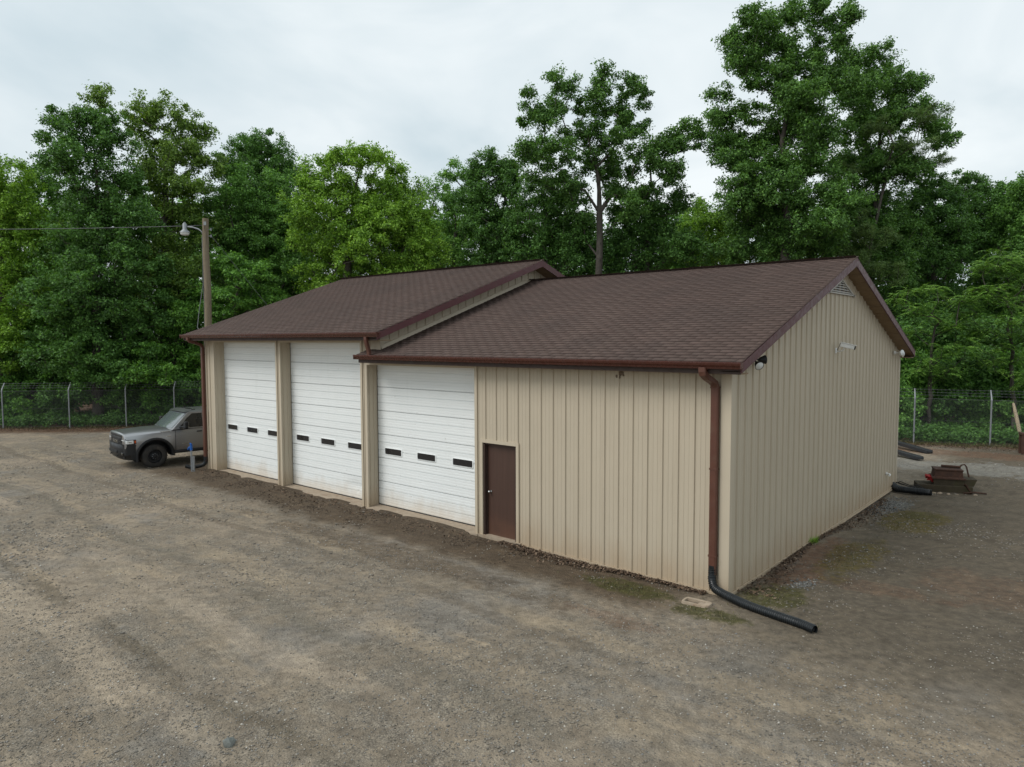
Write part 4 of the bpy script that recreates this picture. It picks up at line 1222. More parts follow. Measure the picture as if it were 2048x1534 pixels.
for s in (1, -1):
    side_win([(-.80, .06), (-1.60, .06), (-1.60, .86), (-1.26, .86), (-1.06, .60)], s, 'door_window')
    side_win([(-1.74, .06), (-2.62, .06), (-2.62, .84), (-1.74, .86)], s, 'door_window')
    MB().box(-1.55, -1.37, min(s*.995, s*1.03), max(s*.995, s*1.03), 1.185*ZS, 1.225*ZS, .008).build('door_handle', MT['black'], TR)
    MB().box(-2.58, -2.40, min(s*.995, s*1.03), max(s*.995, s*1.03), 1.185*ZS, 1.225*ZS, .008).build('door_handle', MT['black'], TR)
    for xg in (-.66, -1.68, -2.72): MB().box(xg-.005, xg+.005, min(s*.99, s*1.002), max(s*.99, s*1.002), .58*ZS, 1.30*ZS).build('door_gap', MT['black'], TR)
    MB().tube([(-.62, s*.97, .52*ZS), (-2.9, s*.97, .52*ZS)], .055, 10).build('running_board', MT['black'], TR, smooth=True, auto=40)
    # towing mirror on its arm
    mr = MB().box(-.98, -.86, min(s*1.16, s*1.37), max(s*1.16, s*1.37), 1.36*ZS, 1.62*ZS, .03).build('mirror', MT['black'], TR)
    MB().tube([(-.84, s*.95, 1.38*ZS), (-.88, s*1.08, 1.41*ZS), (-.92, s*1.22, 1.42*ZS)], .035, 8).build('mirror_arm', MT['black'], mr, smooth=True)
    MB().box(-.99, -.977, min(s*1.18, s*1.35), max(s*1.18, s*1.35), 1.39*ZS, 1.59*ZS, .01).build('mirror_glass', MT['chrome'], mr)
    # headlight with amber corner
    fy = lambda y: .93 - .10*max(0, (abs(y)-.5)/.45)**2 - .02
    pts = [(.56, .93), (.56, 1.075), (.72, 1.08), (.86, 1.07), (.955, 1.02), (.955, .955), (.86, .93)]
    vs = [(fy(y)+.005 - (.10 if y > .9 else 0), s*y, z*ZS) for y, z in pts] + [(fy(y)-.10 - (.10 if y > .9 else 0), s*(y+.0), z*ZS) for y, z in pts]
    n_ = len(pts)
    hl = MB().raw(vs, [tuple(range(n_))] + [(i, (i+1) % n_, n_+(i+1) % n_, n_+i) for i in range(n_)]).build('headlight', MT['lens'], TR)
    MB().lathe([(0, 0), (.055, 0), (.06, .012), (.05, .016), (0, .012)], 16, Matrix.Translation((fy(.68)-.004, s*.68, 1.0*ZS)) @ Matrix.Rotation(PI/2, 4, 'Y')).build('projector', MT['chrome'], hl)
    MB().box(fy(.5)-.01, fy(.5)+.012, min(s*.60, s*.86), max(s*.60, s*.86), 1.052*ZS, 1.072*ZS).build('led_bar', MT['lens'], hl)
    MB().box(.57, .88, min(s*.92, s*.9985), max(s*.92, s*.9985), .925*ZS, 1.095*ZS, .02).build('lamp_bezel', MT['bumper'], hl)
    MB().box(.645, .885, min(s*.90, s*1.004), max(s*.90, s*1.004), .94*ZS, 1.085*ZS, .025).build('side_lens', MT['lens'], hl)
    MB().box(.70, .82, min(s*.95, s*1.007), max(s*.95, s*1.007), .985*ZS, 1.035*ZS, .012).build('side_reflector', MT['chrome'], hl)
    MB().box(.58, .635, min(s*.955, s*1.004), max(s*.955, s*1.004), .965*ZS, 1.06*ZS, .012).build('amber_marker', MT['amber'], hl)
    MB().box(.80, .90, min(s*.53, s*.95), max(s*.53, s*.95), 1.085*ZS, 1.125*ZS, .012).build('headlight_trim', MT['bumper'], hl)
# grille, hood nose trim and lettering
MB().box(.80, .935, -.60, .60, .79*ZS, 1.16*ZS, .03).build('grille_surround', MT['bumper'], TR)
gr = MB()
for z in (.86, .96, 1.06): gr.box(.935, .948, -.47, .47, (z-.022)*ZS, (z+.022)*ZS, .004)
gr.build('grille_bar', MT['black'], TR)
MB().box(.78, .925, -.64, .64, 1.14*ZS, 1.255*ZS, .03).build('hood_lip', MT['bumper'], TR)
def text_mesh(txt, size, mat, name, parent, M_, ext=.004):
    cu = bpy.data.curves.new('txt', 'FONT'); cu.body = txt; cu.size = size; cu.extrude = ext; cu.align_x = 'CENTER'; cu.align_y = 'CENTER'; cu.offset = size*.02
    o = bpy.data.objects.new('txt', cu); COL.objects.link(o)
    bpy.context.view_layer.update()
    me = bpy.data.meshes.new_from_object(o.evaluated_get(bpy.context.evaluated_depsgraph_get()))
    bpy.data.objects.remove(o, do_unlink=True)
    me.transform(M_); me.materials.clear(); me.materials.append(mat)
    return link(name, me, parent)
FRONT = Matrix(((0, 0, 1, 0), (1, 0, 0, 0), (0, 1, 0, 0), (0, 0, 0, 1)))
text_mesh('RAM', .17, MT['chrome'], 'grille_lettering', TR, Matrix.Translation((.952, 0, .985*ZS)) @ FRONT @ Matrix.Diagonal((1.55, 1, 1, 1)))
MB().box(-.50, -.36, 1.0, 1.008, 1.10*ZS, 1.13*ZS, .003).build('fender_badge', MT['chrome'], TR)
MB().box(-1.12, -.86, .998, 1.006, .79*ZS, .815*ZS, .003).build('door_badge', MT['chrome'], TR)
MB().box(-.50, -.18, .95, .975, 1.275*ZS, 1.305*ZS, .008).build('hood_badge', MT['chrome'], TR)
# front bumper
bs = [(-1.0, .58), (-.97, .74), (-.85, .86), (-.55, .965), (0, .995), (.55, .965), (.85, .86), (.97, .74), (1.0, .58)]
prof = [(-.06, .905), (-.005, .905), (.025, .85), (.03, .76), (.035, .62), (.02, .55), (-.03, .43), (-.10, .36), (-.14, .36)]
vs = []; fs = []
for y, x in bs:
    for dx, z in prof: vs.append((x+dx*(1 if abs(y) < .9 else .6), y, z*ZS))
k = len(prof)
for i in range(len(bs)-1):
    for j in range(k-1): fs.append((i*k+j, (i+1)*k+j, (i+1)*k+j+1, i*k+j+1))
MB().raw(vs, fs).build('front_bumper', MT['bumper'], TR, smooth=True, auto=30)
fa = [(-1.003, .60), (-1.001, .72), (-.955, .87), (-.90, .905), (-.5, .935), (0, .945), (.5, .935), (.90, .905), (.955, .87), (1.001, .72), (1.003, .60)]
vs = [(x+.006, y*1.004, z*ZS) for y, x in fa for z in (.56, .74, .928)]
MB().raw(vs, [(3*i+j, 3*i+3+j, 3*i+4+j, 3*i+1+j) for i in range(len(fa)-1) for j in (0, 1)]).build('front_fascia', MT['bumper'], TR, smooth=True, auto=35)
MB().box(.6, .9, -.8, .8, .40, .70).build('bumper_core', MT['black'], TR)
for s in (1, -1):
    MB().box(.88, .96, min(s*.60, s*.82), max(s*.60, s*.82), .545*ZS, .64*ZS, .015).build('fog_lamp', MT['glass'], TR)
    MB().tube([(.95, s*.40, .52*ZS), (1.03, s*.40, .50*ZS), (1.03, s*.34, .50*ZS), (.95, s*.34, .52*ZS)], .014, 8).build('tow_hook', MT['black'], TR)
MB().box(1.0, 1.03, -.42, .42, .60*ZS, .70*ZS, .008).build('lower_grille', MT['black'], TR)
MB().box(-5.22, -5.0, -.95, .95, .55, .74, .03).build('rear_bumper', MT['bumper'], TR)
for s in (1, -1): MB().box(-5.02, -4.93, min(s*.80, s*.965), max(s*.80, s*.965), .95, 1.27, .015).build('tail_light', MT['red'], TR)
for k in range(5):
    y = (-.5, -.16, 0, .16, .5)[k]
    MB().box(-1.50, -1.38, y-.035, y+.035, 1.945*ZS, 1.985*ZS, .012).build('cab_marker_light', MT['glass'], TR)
MB().raw([(-1.05, -.76, 1.91*ZS), (-1.05, .76, 1.91*ZS), (-1.32, .76, 1.965*ZS), (-1.32, -.76, 1.965*ZS), (-.97, 0, 1.925*ZS), (-1.30, 0, 1.985*ZS)], [(0,4,5,3),(4,1,2,5)]).build('visor', MT['paint'], TR)
# wheels
RW = .405
def wheel(x, s, dually=False):
    M_ = Matrix.Translation((x, s*.96, RW)) @ Matrix.Rotation(-s*PI/2, 4, 'X')
    w = MB().lathe([(.225, -.26), (.30, -.265), (.375, -.25), (.398, -.22), (RW, -.17), (RW, -.09), (.398, -.045), (.375, -.012), (.30, .002), (.232, -.006)], 40, M_).build('wheel', MT['rubber'], TR, smooth=True, auto=50)
    MB().lathe([(.235, -.006), (.228, .0), (.21, -.02), (.20, -.08), (.155, -.085), (.11, -.03), (.075, .0), (.06, .035), (0, .04)], 32, M_).build('rim', MT['bumper'], w, smooth=True, auto=35)
    m = MB()
    for k in range(8):
        a = k*PI/4; m.lathe([(0, .002), (.014, .002), (.012, .028), (0, .03)], 6, M_ @ Matrix.Translation((.088*math.cos(a), .088*math.sin(a), -.012)))
    m.build('lug_nuts', MT['galv'], w)
    m = MB()
    for k in range(8):
        a = (k+.5)*PI/4; m.lathe([(0, .0), (.024, 0), (.024, .004), (0, .004)], 10, M_ @ Matrix.Translation((.172*math.cos(a), .172*math.sin(a), -.079)))
    m.build('vent_holes', MT['black'], w)
    m = MB()
    for k in range(44):
        a = 2*PI*k/44
        m.box(RW-.004, RW+.006, -.012, .012, -.235, -.15, 0, M_ @ Matrix.Rotation(a, 4, 'Z')).box(RW-.004, RW+.006, -.012, .012, -.115, -.03, 0, M_ @ Matrix.Rotation(a+.07, 4, 'Z'))
    m.build('tread', MT['rubber'], w)
for x in (0, -3.79):
    for s in (1, -1): wheel(x, s)

# ================================================================== WOOD: tables in metres (crown lobes: x, y, z, radius, half height)
TREES = [
 ('oak_tree', 'yellow-green tree cut off by the left edge of the picture', 'bright', (-40.7, -0.13), 0.2, 1.0, [(-40.59, -0.01, 12.5, 2.01, 1.75), (-41.85, -0.41, 11.03, 1.88, 2.15), (-39.95, 0.68, 9.95, 2.01, 1.88), (-41.1, 0.15, 8.08, 2.69, 2.15), (-40.04, 0.96, 6.2, 2.42, 2.15), (-40.46, -1.03, 4.33, 2.69, 2.15)]),
 ('oak_tree', 'mid-green rounded tree between the left edge tree and the tall dark oak', 'mid', (-43.24, 2.96), 0.2, 1.0, [(-42.89, 2.75, 13.06, 1.48, 1.34), (-44.2, 3.67, 11.43, 1.93, 1.78), (-42.7, 3.28, 9.65, 2.23, 2.23), (-43.13, 2.63, 6.99, 2.52, 2.37), (-43.79, 3.84, 4.32, 2.52, 2.37)]),
 ('oak_tree', 'tall dark oak left of the utility pole, its thick trunk showing behind the fence', 'dark', (-35.27, 2.54), 0.28, 1.0, [(-36.97, 1.99, 15.78, 0.98, 0.77), (-36.28, 3.57, 15.95, 1.08, 0.83), (-36.45, 2.37, 14.74, 1.6, 1.08), (-35.37, 3.69, 14.35, 1.16, 1.24), (-35.57, 2.14, 13.2, 1.86, 1.24), (-34.91, 3.93, 12.55, 1.5, 1.16), (-36.05, 3.47, 11.39, 2.19, 1.42), (-34.09, 4.16, 10.49, 1.81, 1.29), (-36.2, 2.85, 9.46, 2.45, 1.55), (-34.69, 3.85, 8.17, 2.45, 1.55), (-35.31, 1.6, 6.63, 2.84, 1.68), (-34.4, 4.1, 5.34, 2.45, 1.68), (-35.98, 2.17, 3.8, 2.84, 1.55), (-33.81, 3.2, 3.02, 2.06, 1.16)]),
 ('oak_tree', 'tall airy olive-green oak with two bare stems left of the utility pole', 'olive', (-36.12, 6.43), 0.26, 0.8, [(-38.51, 4.3, 17.71, 1.19, 0.74), (-38.51, 6.45, 17.15, 1.19, 1.02), (-37.0, 6.74, 17.51, 0.96, 0.9), (-36.59, 7.69, 16.94, 1.13, 1.02), (-37.72, 7.05, 15.73, 1.7, 1.24), (-35.58, 8.47, 16.09, 0.85, 0.79), (-35.63, 8.87, 14.74, 0.96, 1.19), (-35.97, 7.18, 14.6, 1.7, 1.36), (-37.97, 6.47, 13.9, 1.7, 1.36), (-35.64, 7.43, 12.62, 1.75, 1.36), (-37.54, 7.04, 11.92, 2.12, 1.47), (-36.02, 8.08, 10.65, 1.98, 1.47), (-36.24, 5.73, 9.38, 2.26, 1.56), (-34.94, 6.81, 7.68, 2.26, 1.7), (-36.04, 5.91, 5.71, 2.4, 1.7)]),
 ('oak_tree', 'dark dome-topped oak above the utility pole, right of the airy olive oak', 'dark', (-38.62, 13.52), 0.28, 1.1, [(-40.63, 14.14, 17.22, 1.4, 1.0), (-38.81, 14.31, 17.21, 1.59, 1.06), (-38.13, 15.3, 16.05, 1.26, 1.26), (-39.97, 12.85, 15.89, 1.26, 1.33), (-38.96, 14.22, 15.39, 2.06, 1.49), (-37.49, 15.05, 14.06, 1.59, 1.66), (-39.17, 13.44, 13.24, 2.49, 1.99), (-38.14, 14.78, 11.24, 2.49, 2.16), (-39.06, 13.8, 8.93, 2.82, 2.16)]),
 ('maple_tree', 'pale mid-green maple with soft rounded top just right of the utility pole', 'mid', (-34.53, 9.76), 0.22, 1.05, [(-35.57, 10.8, 14.1, 1.0, 1.0), (-35.45, 10.2, 12.63, 1.64, 1.41), (-34.74, 11.39, 11.9, 1.32, 1.32), (-35.83, 10.18, 10.73, 1.76, 1.61), (-34.85, 11.29, 9.85, 2.05, 1.61), (-35.14, 10.04, 7.95, 2.35, 1.76), (-33.53, 9.96, 6.34, 2.2, 1.61), (-35.38, 10.08, 4.88, 1.76, 1.61)]),
 ('maple_tree', 'soft mid-green maple above the left slope of the tall roof', 'mid', (-33.43, 12.03), 0.22, 1.05, [(-34.87, 12.83, 13.58, 1.08, 1.08), (-34.62, 12.77, 12.08, 1.56, 1.44), (-33.13, 13.09, 11.17, 1.35, 1.5), (-34.07, 12.57, 9.98, 2.1, 1.65), (-32.33, 12.61, 8.48, 1.8, 1.65), (-34.0, 12.71, 7.28, 2.4, 1.65), (-32.48, 13.24, 6.08, 1.8, 1.2)]),
 ('pine_tree', 'thin dark pine top peeking between the dark oak and the yellow-green maple', 'pine', (-41.15, 17.94), 0.16, 0.6, [(-41.73, 18.0, 17.12, 0.74, 0.59), (-41.01, 17.95, 16.2, 1.03, 0.74), (-41.72, 19.34, 15.1, 0.92, 0.81), (-42.18, 19.19, 13.81, 1.18, 0.96), (-40.77, 17.88, 11.98, 1.4, 1.32)]),
 ('maple_tree', 'large bright yellow-green maple rising over the left part of the tall roof', 'bright', (-27.35, 12.63), 0.3, 1.1, [(-29.19, 12.71, 14.18, 0.72, 0.66), (-27.85, 12.84, 14.4, 0.99, 0.72), (-26.5, 13.29, 14.04, 0.99, 0.94), (-29.12, 11.35, 13.22, 0.83, 0.83), (-28.78, 12.86, 12.8, 1.6, 1.21), (-27.54, 14.16, 12.39, 1.6, 1.32), (-28.48, 11.1, 11.43, 1.6, 1.32), (-27.77, 13.16, 10.87, 1.93, 1.38), (-25.77, 13.36, 10.59, 1.32, 1.24), (-29.11, 12.17, 9.5, 1.93, 1.38), (-27.02, 12.9, 8.95, 2.21, 1.38), (-28.83, 12.68, 7.58, 2.21, 1.24), (-27.17, 14.34, 7.29, 2.07, 1.24)]),
 ('maple_tree', 'smaller bright yellow-green maple right of the large one over the tall roof', 'bright', (-26.41, 15.41), 0.22, 1.05, [(-27.19, 15.61, 13.92, 0.86, 0.8), (-27.16, 16.85, 13.06, 1.03, 0.92), (-27.15, 14.99, 12.26, 1.15, 1.15), (-25.84, 15.43, 11.55, 1.37, 1.2), (-25.84, 16.74, 10.69, 1.15, 1.03), (-26.05, 15.01, 9.98, 1.86, 1.37), (-25.14, 16.15, 9.11, 1.43, 1.29), (-26.46, 15.49, 8.12, 2.15, 1.29)]),
 ('oak_tree', 'loose pale green tree in the gap left of the roof peak', 'pale', (-28.19, 21.14), 0.18, 0.7, [(-29.67, 21.01, 13.82, 0.85, 0.85), (-28.3, 21.06, 14.79, 0.72, 0.72), (-27.29, 21.64, 15.02, 0.85, 0.85), (-28.92, 22.28, 13.33, 1.37, 1.24), (-27.22, 22.3, 13.49, 1.17, 1.11), (-29.6, 21.82, 11.88, 1.56, 1.37), (-28.15, 22.87, 11.55, 1.69, 1.5), (-28.52, 21.05, 9.77, 1.95, 1.63), (-27.36, 22.2, 9.11, 1.79, 1.46)]),
 ('oak_tree', 'dark round-topped oak directly behind the tall roof peak', 'dark', (-23.73, 21.01), 0.26, 1.05, [(-24.55, 21.31, 15.16, 1.09, 0.91), (-23.92, 22.13, 14.61, 0.97, 0.91), (-25.3, 20.78, 14.1, 1.03, 1.03), (-24.19, 21.59, 13.58, 1.76, 1.28), (-25.38, 20.64, 12.44, 1.7, 1.4), (-23.94, 22.69, 12.13, 1.58, 1.34), (-24.36, 21.08, 10.92, 2.28, 1.52), (-22.86, 22.12, 10.3, 1.82, 1.46), (-24.57, 21.31, 9.1, 2.43, 1.22)]),
 ('oak_tree', 'tall spreading oak with bare pale trunk in the middle of the wood', 'darkb', (-16.95, 21.55), 0.19, 0.95, [(-16.74, 21.84, 18.54, 0.83, 0.61), (-17.01, 21.81, 17.71, 0.88, 0.66), (-16.74, 24.97, 18.67, 0.61, 0.55), (-16.12, 23.53, 18.04, 0.88, 0.72), (-15.59, 24.05, 17.43, 0.44, 0.66), (-18.41, 19.42, 17.99, 0.77, 0.61), (-18.62, 20.94, 18.05, 0.77, 0.61), (-19.29, 20.99, 17.17, 0.99, 0.66), (-19.5, 18.44, 17.12, 0.61, 0.44), (-20.35, 20.19, 16.68, 1.05, 0.5), (-20.9, 19.77, 16.49, 0.55, 0.44), (-18.64, 19.26, 16.07, 1.1, 0.66), (-18.08, 22.21, 17.03, 1.21, 0.94), (-16.59, 22.79, 16.75, 1.1, 0.94), (-18.45, 22.0, 15.65, 1.38, 0.83), (-16.51, 22.27, 15.37, 1.54, 0.99), (-16.23, 24.07, 16.19, 0.83, 0.77), (-20.43, 20.49, 14.97, 1.27, 0.72), (-19.33, 18.36, 14.2, 0.94, 0.61), (-18.16, 19.53, 14.28, 1.43, 0.83), (-18.07, 22.18, 14.0, 1.43, 0.88), (-17.41, 23.95, 13.86, 1.38, 0.99), (-14.9, 23.14, 14.4, 1.21, 0.94), (-14.51, 24.38, 14.95, 0.94, 0.72), (-14.16, 25.33, 15.83, 0.94, 0.61), (-12.89, 25.26, 15.71, 0.72, 0.61), (-13.43, 24.9, 14.73, 0.99, 0.66), (-14.37, 23.79, 13.58, 1.1, 0.77), (-19.28, 19.78, 13.18, 1.38, 0.72), (-15.96, 23.53, 12.62, 1.32, 0.83), (-13.81, 24.19, 13.3, 0.94, 0.66), (-18.23, 20.67, 12.63, 1.1, 0.72), (-18.59, 21.92, 11.39, 0.99, 0.72), (-15.14, 21.72, 11.24, 0.94, 0.72), (-16.75, 22.75, 12.62, 0.83, 0.61), (-18.16, 22.06, 10.42, 0.83, 0.61)]),
 ('oak_tree', 'dark green tree filling in left of the tall spreading oak trunk', 'dark', (-20.58, 22.38), 0.24, 1.05, [(-21.31, 21.68, 12.38, 1.63, 1.13), (-20.02, 22.45, 12.68, 1.48, 1.07), (-20.83, 24.08, 11.19, 1.63, 1.25), (-20.88, 21.63, 10.9, 1.93, 1.25), (-19.71, 22.3, 9.57, 2.23, 1.25), (-21.56, 21.72, 8.98, 2.23, 1.19), (-19.76, 24.41, 9.41, 1.42, 0.89), (-18.81, 22.61, 8.23, 1.78, 0.83)]),
 ('oak_tree', 'dark green tree filling in right of the tall spreading oak trunk', 'dark', (-16.02, 24.98), 0.24, 1.05, [(-16.29, 24.66, 11.74, 1.51, 1.1), (-15.13, 25.76, 12.31, 1.28, 1.04), (-16.44, 26.62, 10.87, 1.8, 1.22), (-16.92, 24.5, 10.3, 1.39, 1.16), (-16.97, 26.11, 9.14, 2.46, 1.16), (-14.01, 25.78, 9.28, 1.74, 1.22), (-17.32, 23.63, 9.14, 1.28, 0.87), (-17.82, 24.43, 8.13, 1.74, 0.81), (-17.9, 25.65, 11.74, 1.04, 0.81)]),
 ('maple_tree', 'low yellow-green tree in the gap between the two tallest oaks', 'bright', (-15.04, 31.1), 0.18, 1.0, [(-15.75, 31.0, 12.3, 0.89, 0.89), (-14.41, 31.14, 11.66, 1.08, 0.95), (-15.14, 30.03, 11.03, 1.4, 1.15), (-14.76, 32.03, 10.55, 1.4, 1.21), (-14.73, 30.52, 9.28, 1.97, 1.27)]),
 ('oak_tree', 'tallest dark oak reaching the top of the picture at right', 'darkb', (-8.38, 26.25), 0.23, 1.2, [(-10.24, 27.41, 21.38, 1.05, 0.68), (-9.38, 28.3, 21.59, 1.05, 0.63), (-7.44, 27.15, 20.96, 1.05, 0.73), (-10.42, 25.0, 20.97, 0.58, 0.58), (-11.06, 26.63, 20.34, 0.94, 0.73), (-11.33, 25.66, 19.93, 0.68, 0.58), (-9.99, 27.52, 20.13, 1.36, 0.89), (-6.55, 28.61, 21.11, 0.47, 0.58), (-6.41, 27.76, 20.43, 0.84, 0.68), (-7.22, 27.69, 19.65, 1.26, 0.84), (-10.92, 26.59, 19.14, 1.2, 0.84), (-10.48, 24.74, 18.83, 0.84, 0.73), (-8.69, 26.6, 18.87, 1.46, 0.94), (-7.43, 27.94, 18.43, 1.31, 0.89), (-9.6, 26.04, 17.83, 1.46, 0.94), (-8.17, 27.19, 17.46, 1.46, 0.94), (-12.12, 25.97, 17.53, 0.68, 0.52), (-6.45, 27.59, 17.38, 0.94, 0.78), (-7.98, 25.55, 16.34, 1.62, 0.99), (-8.44, 29.1, 16.08, 1.26, 0.94), (-11.0, 26.67, 16.53, 0.94, 0.73), (-12.35, 25.95, 16.27, 0.78, 0.58), (-11.64, 24.19, 15.91, 0.47, 0.42), (-11.61, 26.37, 15.64, 1.05, 0.68), (-10.45, 27.22, 15.12, 1.36, 0.89), (-7.68, 26.6, 14.77, 1.46, 0.94), (-11.54, 25.49, 14.71, 1.1, 0.73), (-7.87, 29.03, 14.77, 1.05, 0.89), (-10.55, 25.93, 14.0, 1.31, 0.84), (-9.04, 26.58, 13.47, 1.46, 0.94), (-7.27, 27.12, 13.34, 1.46, 0.99), (-10.85, 24.27, 13.48, 0.89, 0.68), (-9.99, 24.47, 12.7, 1.26, 0.84), (-8.44, 25.06, 11.91, 1.46, 0.99), (-8.12, 27.51, 11.64, 1.57, 0.99), (-10.37, 24.3, 11.52, 1.2, 0.89), (-10.32, 26.45, 10.47, 1.62, 0.99), (-7.13, 25.94, 10.08, 1.73, 0.99), (-10.87, 26.28, 9.17, 1.73, 0.89), (-8.89, 27.41, 13.08, 1.05, 1.05), (-9.79, 27.44, 10.99, 1.31, 1.15), (-9.6, 27.85, 15.43, 1.31, 1.05), (-8.48, 28.31, 9.16, 1.57, 0.94), (-9.09, 26.41, 9.04, 1.31, 0.78), (-5.93, 26.95, 11.51, 1.31, 1.15), (-7.38, 28.64, 9.68, 1.31, 1.15), (-9.38, 25.4, 20.39, 1.05, 0.78), (-8.09, 26.69, 16.21, 1.15, 0.89), (-10.48, 25.83, 12.04, 1.31, 0.94)]),
 ('oak_tree', 'broad dark oak leaning right beside the tallest oak', 'darkb', (-6.23, 33.37), 0.17, 1.15, [(-7.6, 33.72, 20.81, 0.75, 0.58), (-6.48, 34.19, 20.61, 1.04, 0.7), (-6.68, 36.2, 20.03, 0.99, 0.75), (-7.42, 34.16, 19.8, 1.28, 0.87), (-5.61, 34.51, 19.07, 1.28, 0.87), (-4.55, 35.04, 18.98, 0.64, 0.7), (-7.78, 34.8, 18.5, 1.39, 0.93), (-5.52, 35.06, 17.92, 1.28, 0.93), (-5.51, 36.39, 18.2, 0.58, 0.64), (-6.32, 33.77, 16.91, 1.51, 0.99), (-3.67, 35.34, 16.26, 0.7, 0.52), (-3.61, 36.83, 16.55, 0.7, 0.52), (-3.74, 37.87, 16.08, 0.46, 0.46), (-3.21, 35.56, 15.6, 0.99, 0.58), (-5.64, 36.08, 15.46, 1.04, 0.75), (-7.22, 35.25, 15.17, 1.51, 0.99), (-4.98, 36.64, 14.58, 1.16, 0.7), (-8.09, 34.03, 14.31, 1.45, 1.04), (-4.38, 33.72, 13.72, 1.39, 0.93), (-7.17, 33.84, 12.43, 1.74, 1.1), (-6.32, 35.52, 11.99, 1.62, 1.04), (-5.57, 32.88, 13.73, 1.45, 1.16), (-7.03, 32.34, 11.13, 1.62, 1.28), (-5.68, 33.44, 10.54, 1.8, 1.39), (-5.1, 34.98, 9.96, 1.62, 1.39), (-6.61, 33.17, 9.1, 1.8, 1.28), (-5.36, 34.38, 8.23, 1.74, 1.39), (-5.27, 35.6, 6.49, 1.74, 1.51), (-4.02, 33.26, 4.76, 1.74, 1.45), (-5.02, 33.58, 16.33, 1.28, 0.93), (-4.1, 34.74, 17.04, 0.99, 0.75), (-6.92, 32.23, 16.04, 1.28, 1.04), (-6.66, 32.38, 18.07, 1.28, 0.99)]),
 ('pine_tree', 'feathery pine with upswept branches among the leaning oak at right', 'pine', (-6.56, 31.11), 0.12, 0.75, [(-7.16, 33.8, 18.26, 0.61, 0.39), (-6.22, 33.99, 16.86, 1.01, 0.39), (-3.75, 32.82, 16.3, 1.28, 0.39), (-3.89, 34.48, 16.58, 0.95, 0.34), (-5.8, 31.99, 15.75, 1.4, 0.45), (-4.49, 33.02, 14.77, 1.56, 0.42), (-3.48, 33.99, 14.07, 1.12, 0.36), (-6.63, 32.51, 13.8, 1.56, 0.5), (-5.43, 33.26, 13.52, 1.4, 0.42), (-6.79, 30.97, 11.43, 1.28, 0.67), (-5.85, 30.95, 10.04, 1.56, 0.78), (-6.41, 30.95, 8.79, 1.73, 0.78), (-5.2, 31.03, 7.81, 1.54, 0.67)]),
 ('oak_tree', 'dark mid-height tree right of the gable peak', 'dark', (-3.88, 38.02), 0.24, 1.05, [(-4.15, 38.75, 13.42, 1.22, 0.91), (-5.09, 38.3, 12.51, 1.4, 1.09), (-3.37, 38.86, 12.2, 1.46, 1.15), (-3.85, 37.55, 10.99, 1.98, 1.34), (-2.7, 38.77, 10.53, 1.52, 1.34), (-3.93, 38.1, 9.02, 2.43, 1.58), (-4.84, 37.75, 6.9, 2.28, 1.67), (-3.66, 39.18, 6.29, 2.13, 1.67), (-3.97, 37.65, 3.86, 2.43, 1.82)]),
 ('oak_tree', 'dark tree between the gable-side trees and the right picture edge', 'dark', (-1.68, 41.88), 0.24, 1.05, [(-3.43, 42.04, 14.04, 1.01, 0.82), (-2.24, 42.58, 13.82, 1.26, 0.94), (-1.24, 42.87, 13.09, 1.2, 1.07), (-2.21, 41.82, 12.31, 1.76, 1.32), (-1.14, 42.98, 11.37, 1.57, 1.38), (-2.31, 42.4, 9.8, 2.2, 1.64), (-1.26, 42.38, 7.6, 2.36, 1.73), (-2.36, 41.97, 5.41, 2.36, 1.73), (-1.02, 42.32, 3.21, 2.36, 1.73)]),
 ('oak_tree', 'mid-green tree cut off by the right edge of the picture', 'mid', (0.6, 40.55), 0.24, 1.05, [(0.23, 40.34, 13.04, 0.89, 0.89), (0.44, 41.23, 12.45, 1.34, 1.25), (-0.4, 40.84, 11.26, 1.34, 1.25), (1.46, 40.72, 10.37, 1.78, 1.78), (0.38, 40.6, 8.89, 1.63, 1.42), (1.35, 41.29, 7.11, 2.08, 1.78), (0.31, 41.34, 4.15, 2.08, 2.08)]),
 ('maple_tree', 'low spreading maple with layered boughs directly left of the building corner', 'maple', (-33.46, 5.55), 0.2, 1.1, [(-34.57, 6.65, 6.42, 1.86, 0.8), (-32.26, 6.2, 5.62, 1.28, 0.74), (-35.15, 5.89, 5.23, 1.86, 0.8), (-33.68, 6.62, 4.3, 1.91, 0.8), (-33.97, 4.1, 3.64, 1.91, 0.74), (-32.26, 6.39, 3.37, 1.2, 0.74), (-32.83, 4.4, 2.58, 2.18, 0.69), (-35.55, 4.92, 1.92, 1.86, 0.58), (-32.91, 6.53, 1.78, 1.33, 0.64)]),
 ('maple_tree', 'low layered maple behind the fence at the far left', 'maple', (-39.57, 0.83), 0.18, 1.1, [(-40.34, 1.32, 5.4, 1.88, 0.91), (-38.96, 2.18, 4.45, 1.67, 0.86), (-40.61, 0.38, 3.79, 1.93, 0.86), (-39.13, 1.75, 2.85, 2.1, 0.75), (-40.3, 0.22, 1.91, 1.88, 0.59), (-37.55, 1.35, 1.77, 1.67, 0.59)]),
 ('maple_tree', 'small bluish maple hanging over the fence below the dark oak', 'dark', (-36.14, 2.72), 0.12, 1.0, [(-36.9, 2.6, 7.46, 1.26, 0.89), (-35.32, 2.37, 6.8, 1.18, 0.79), (-36.06, 2.02, 5.89, 1.58, 0.89), (-35.94, 3.7, 4.84, 1.58, 0.79), (-35.66, 1.95, 4.05, 1.63, 0.84), (-34.96, 2.54, 2.34, 1.58, 0.68), (-36.03, 1.56, 1.43, 1.31, 0.47)]),
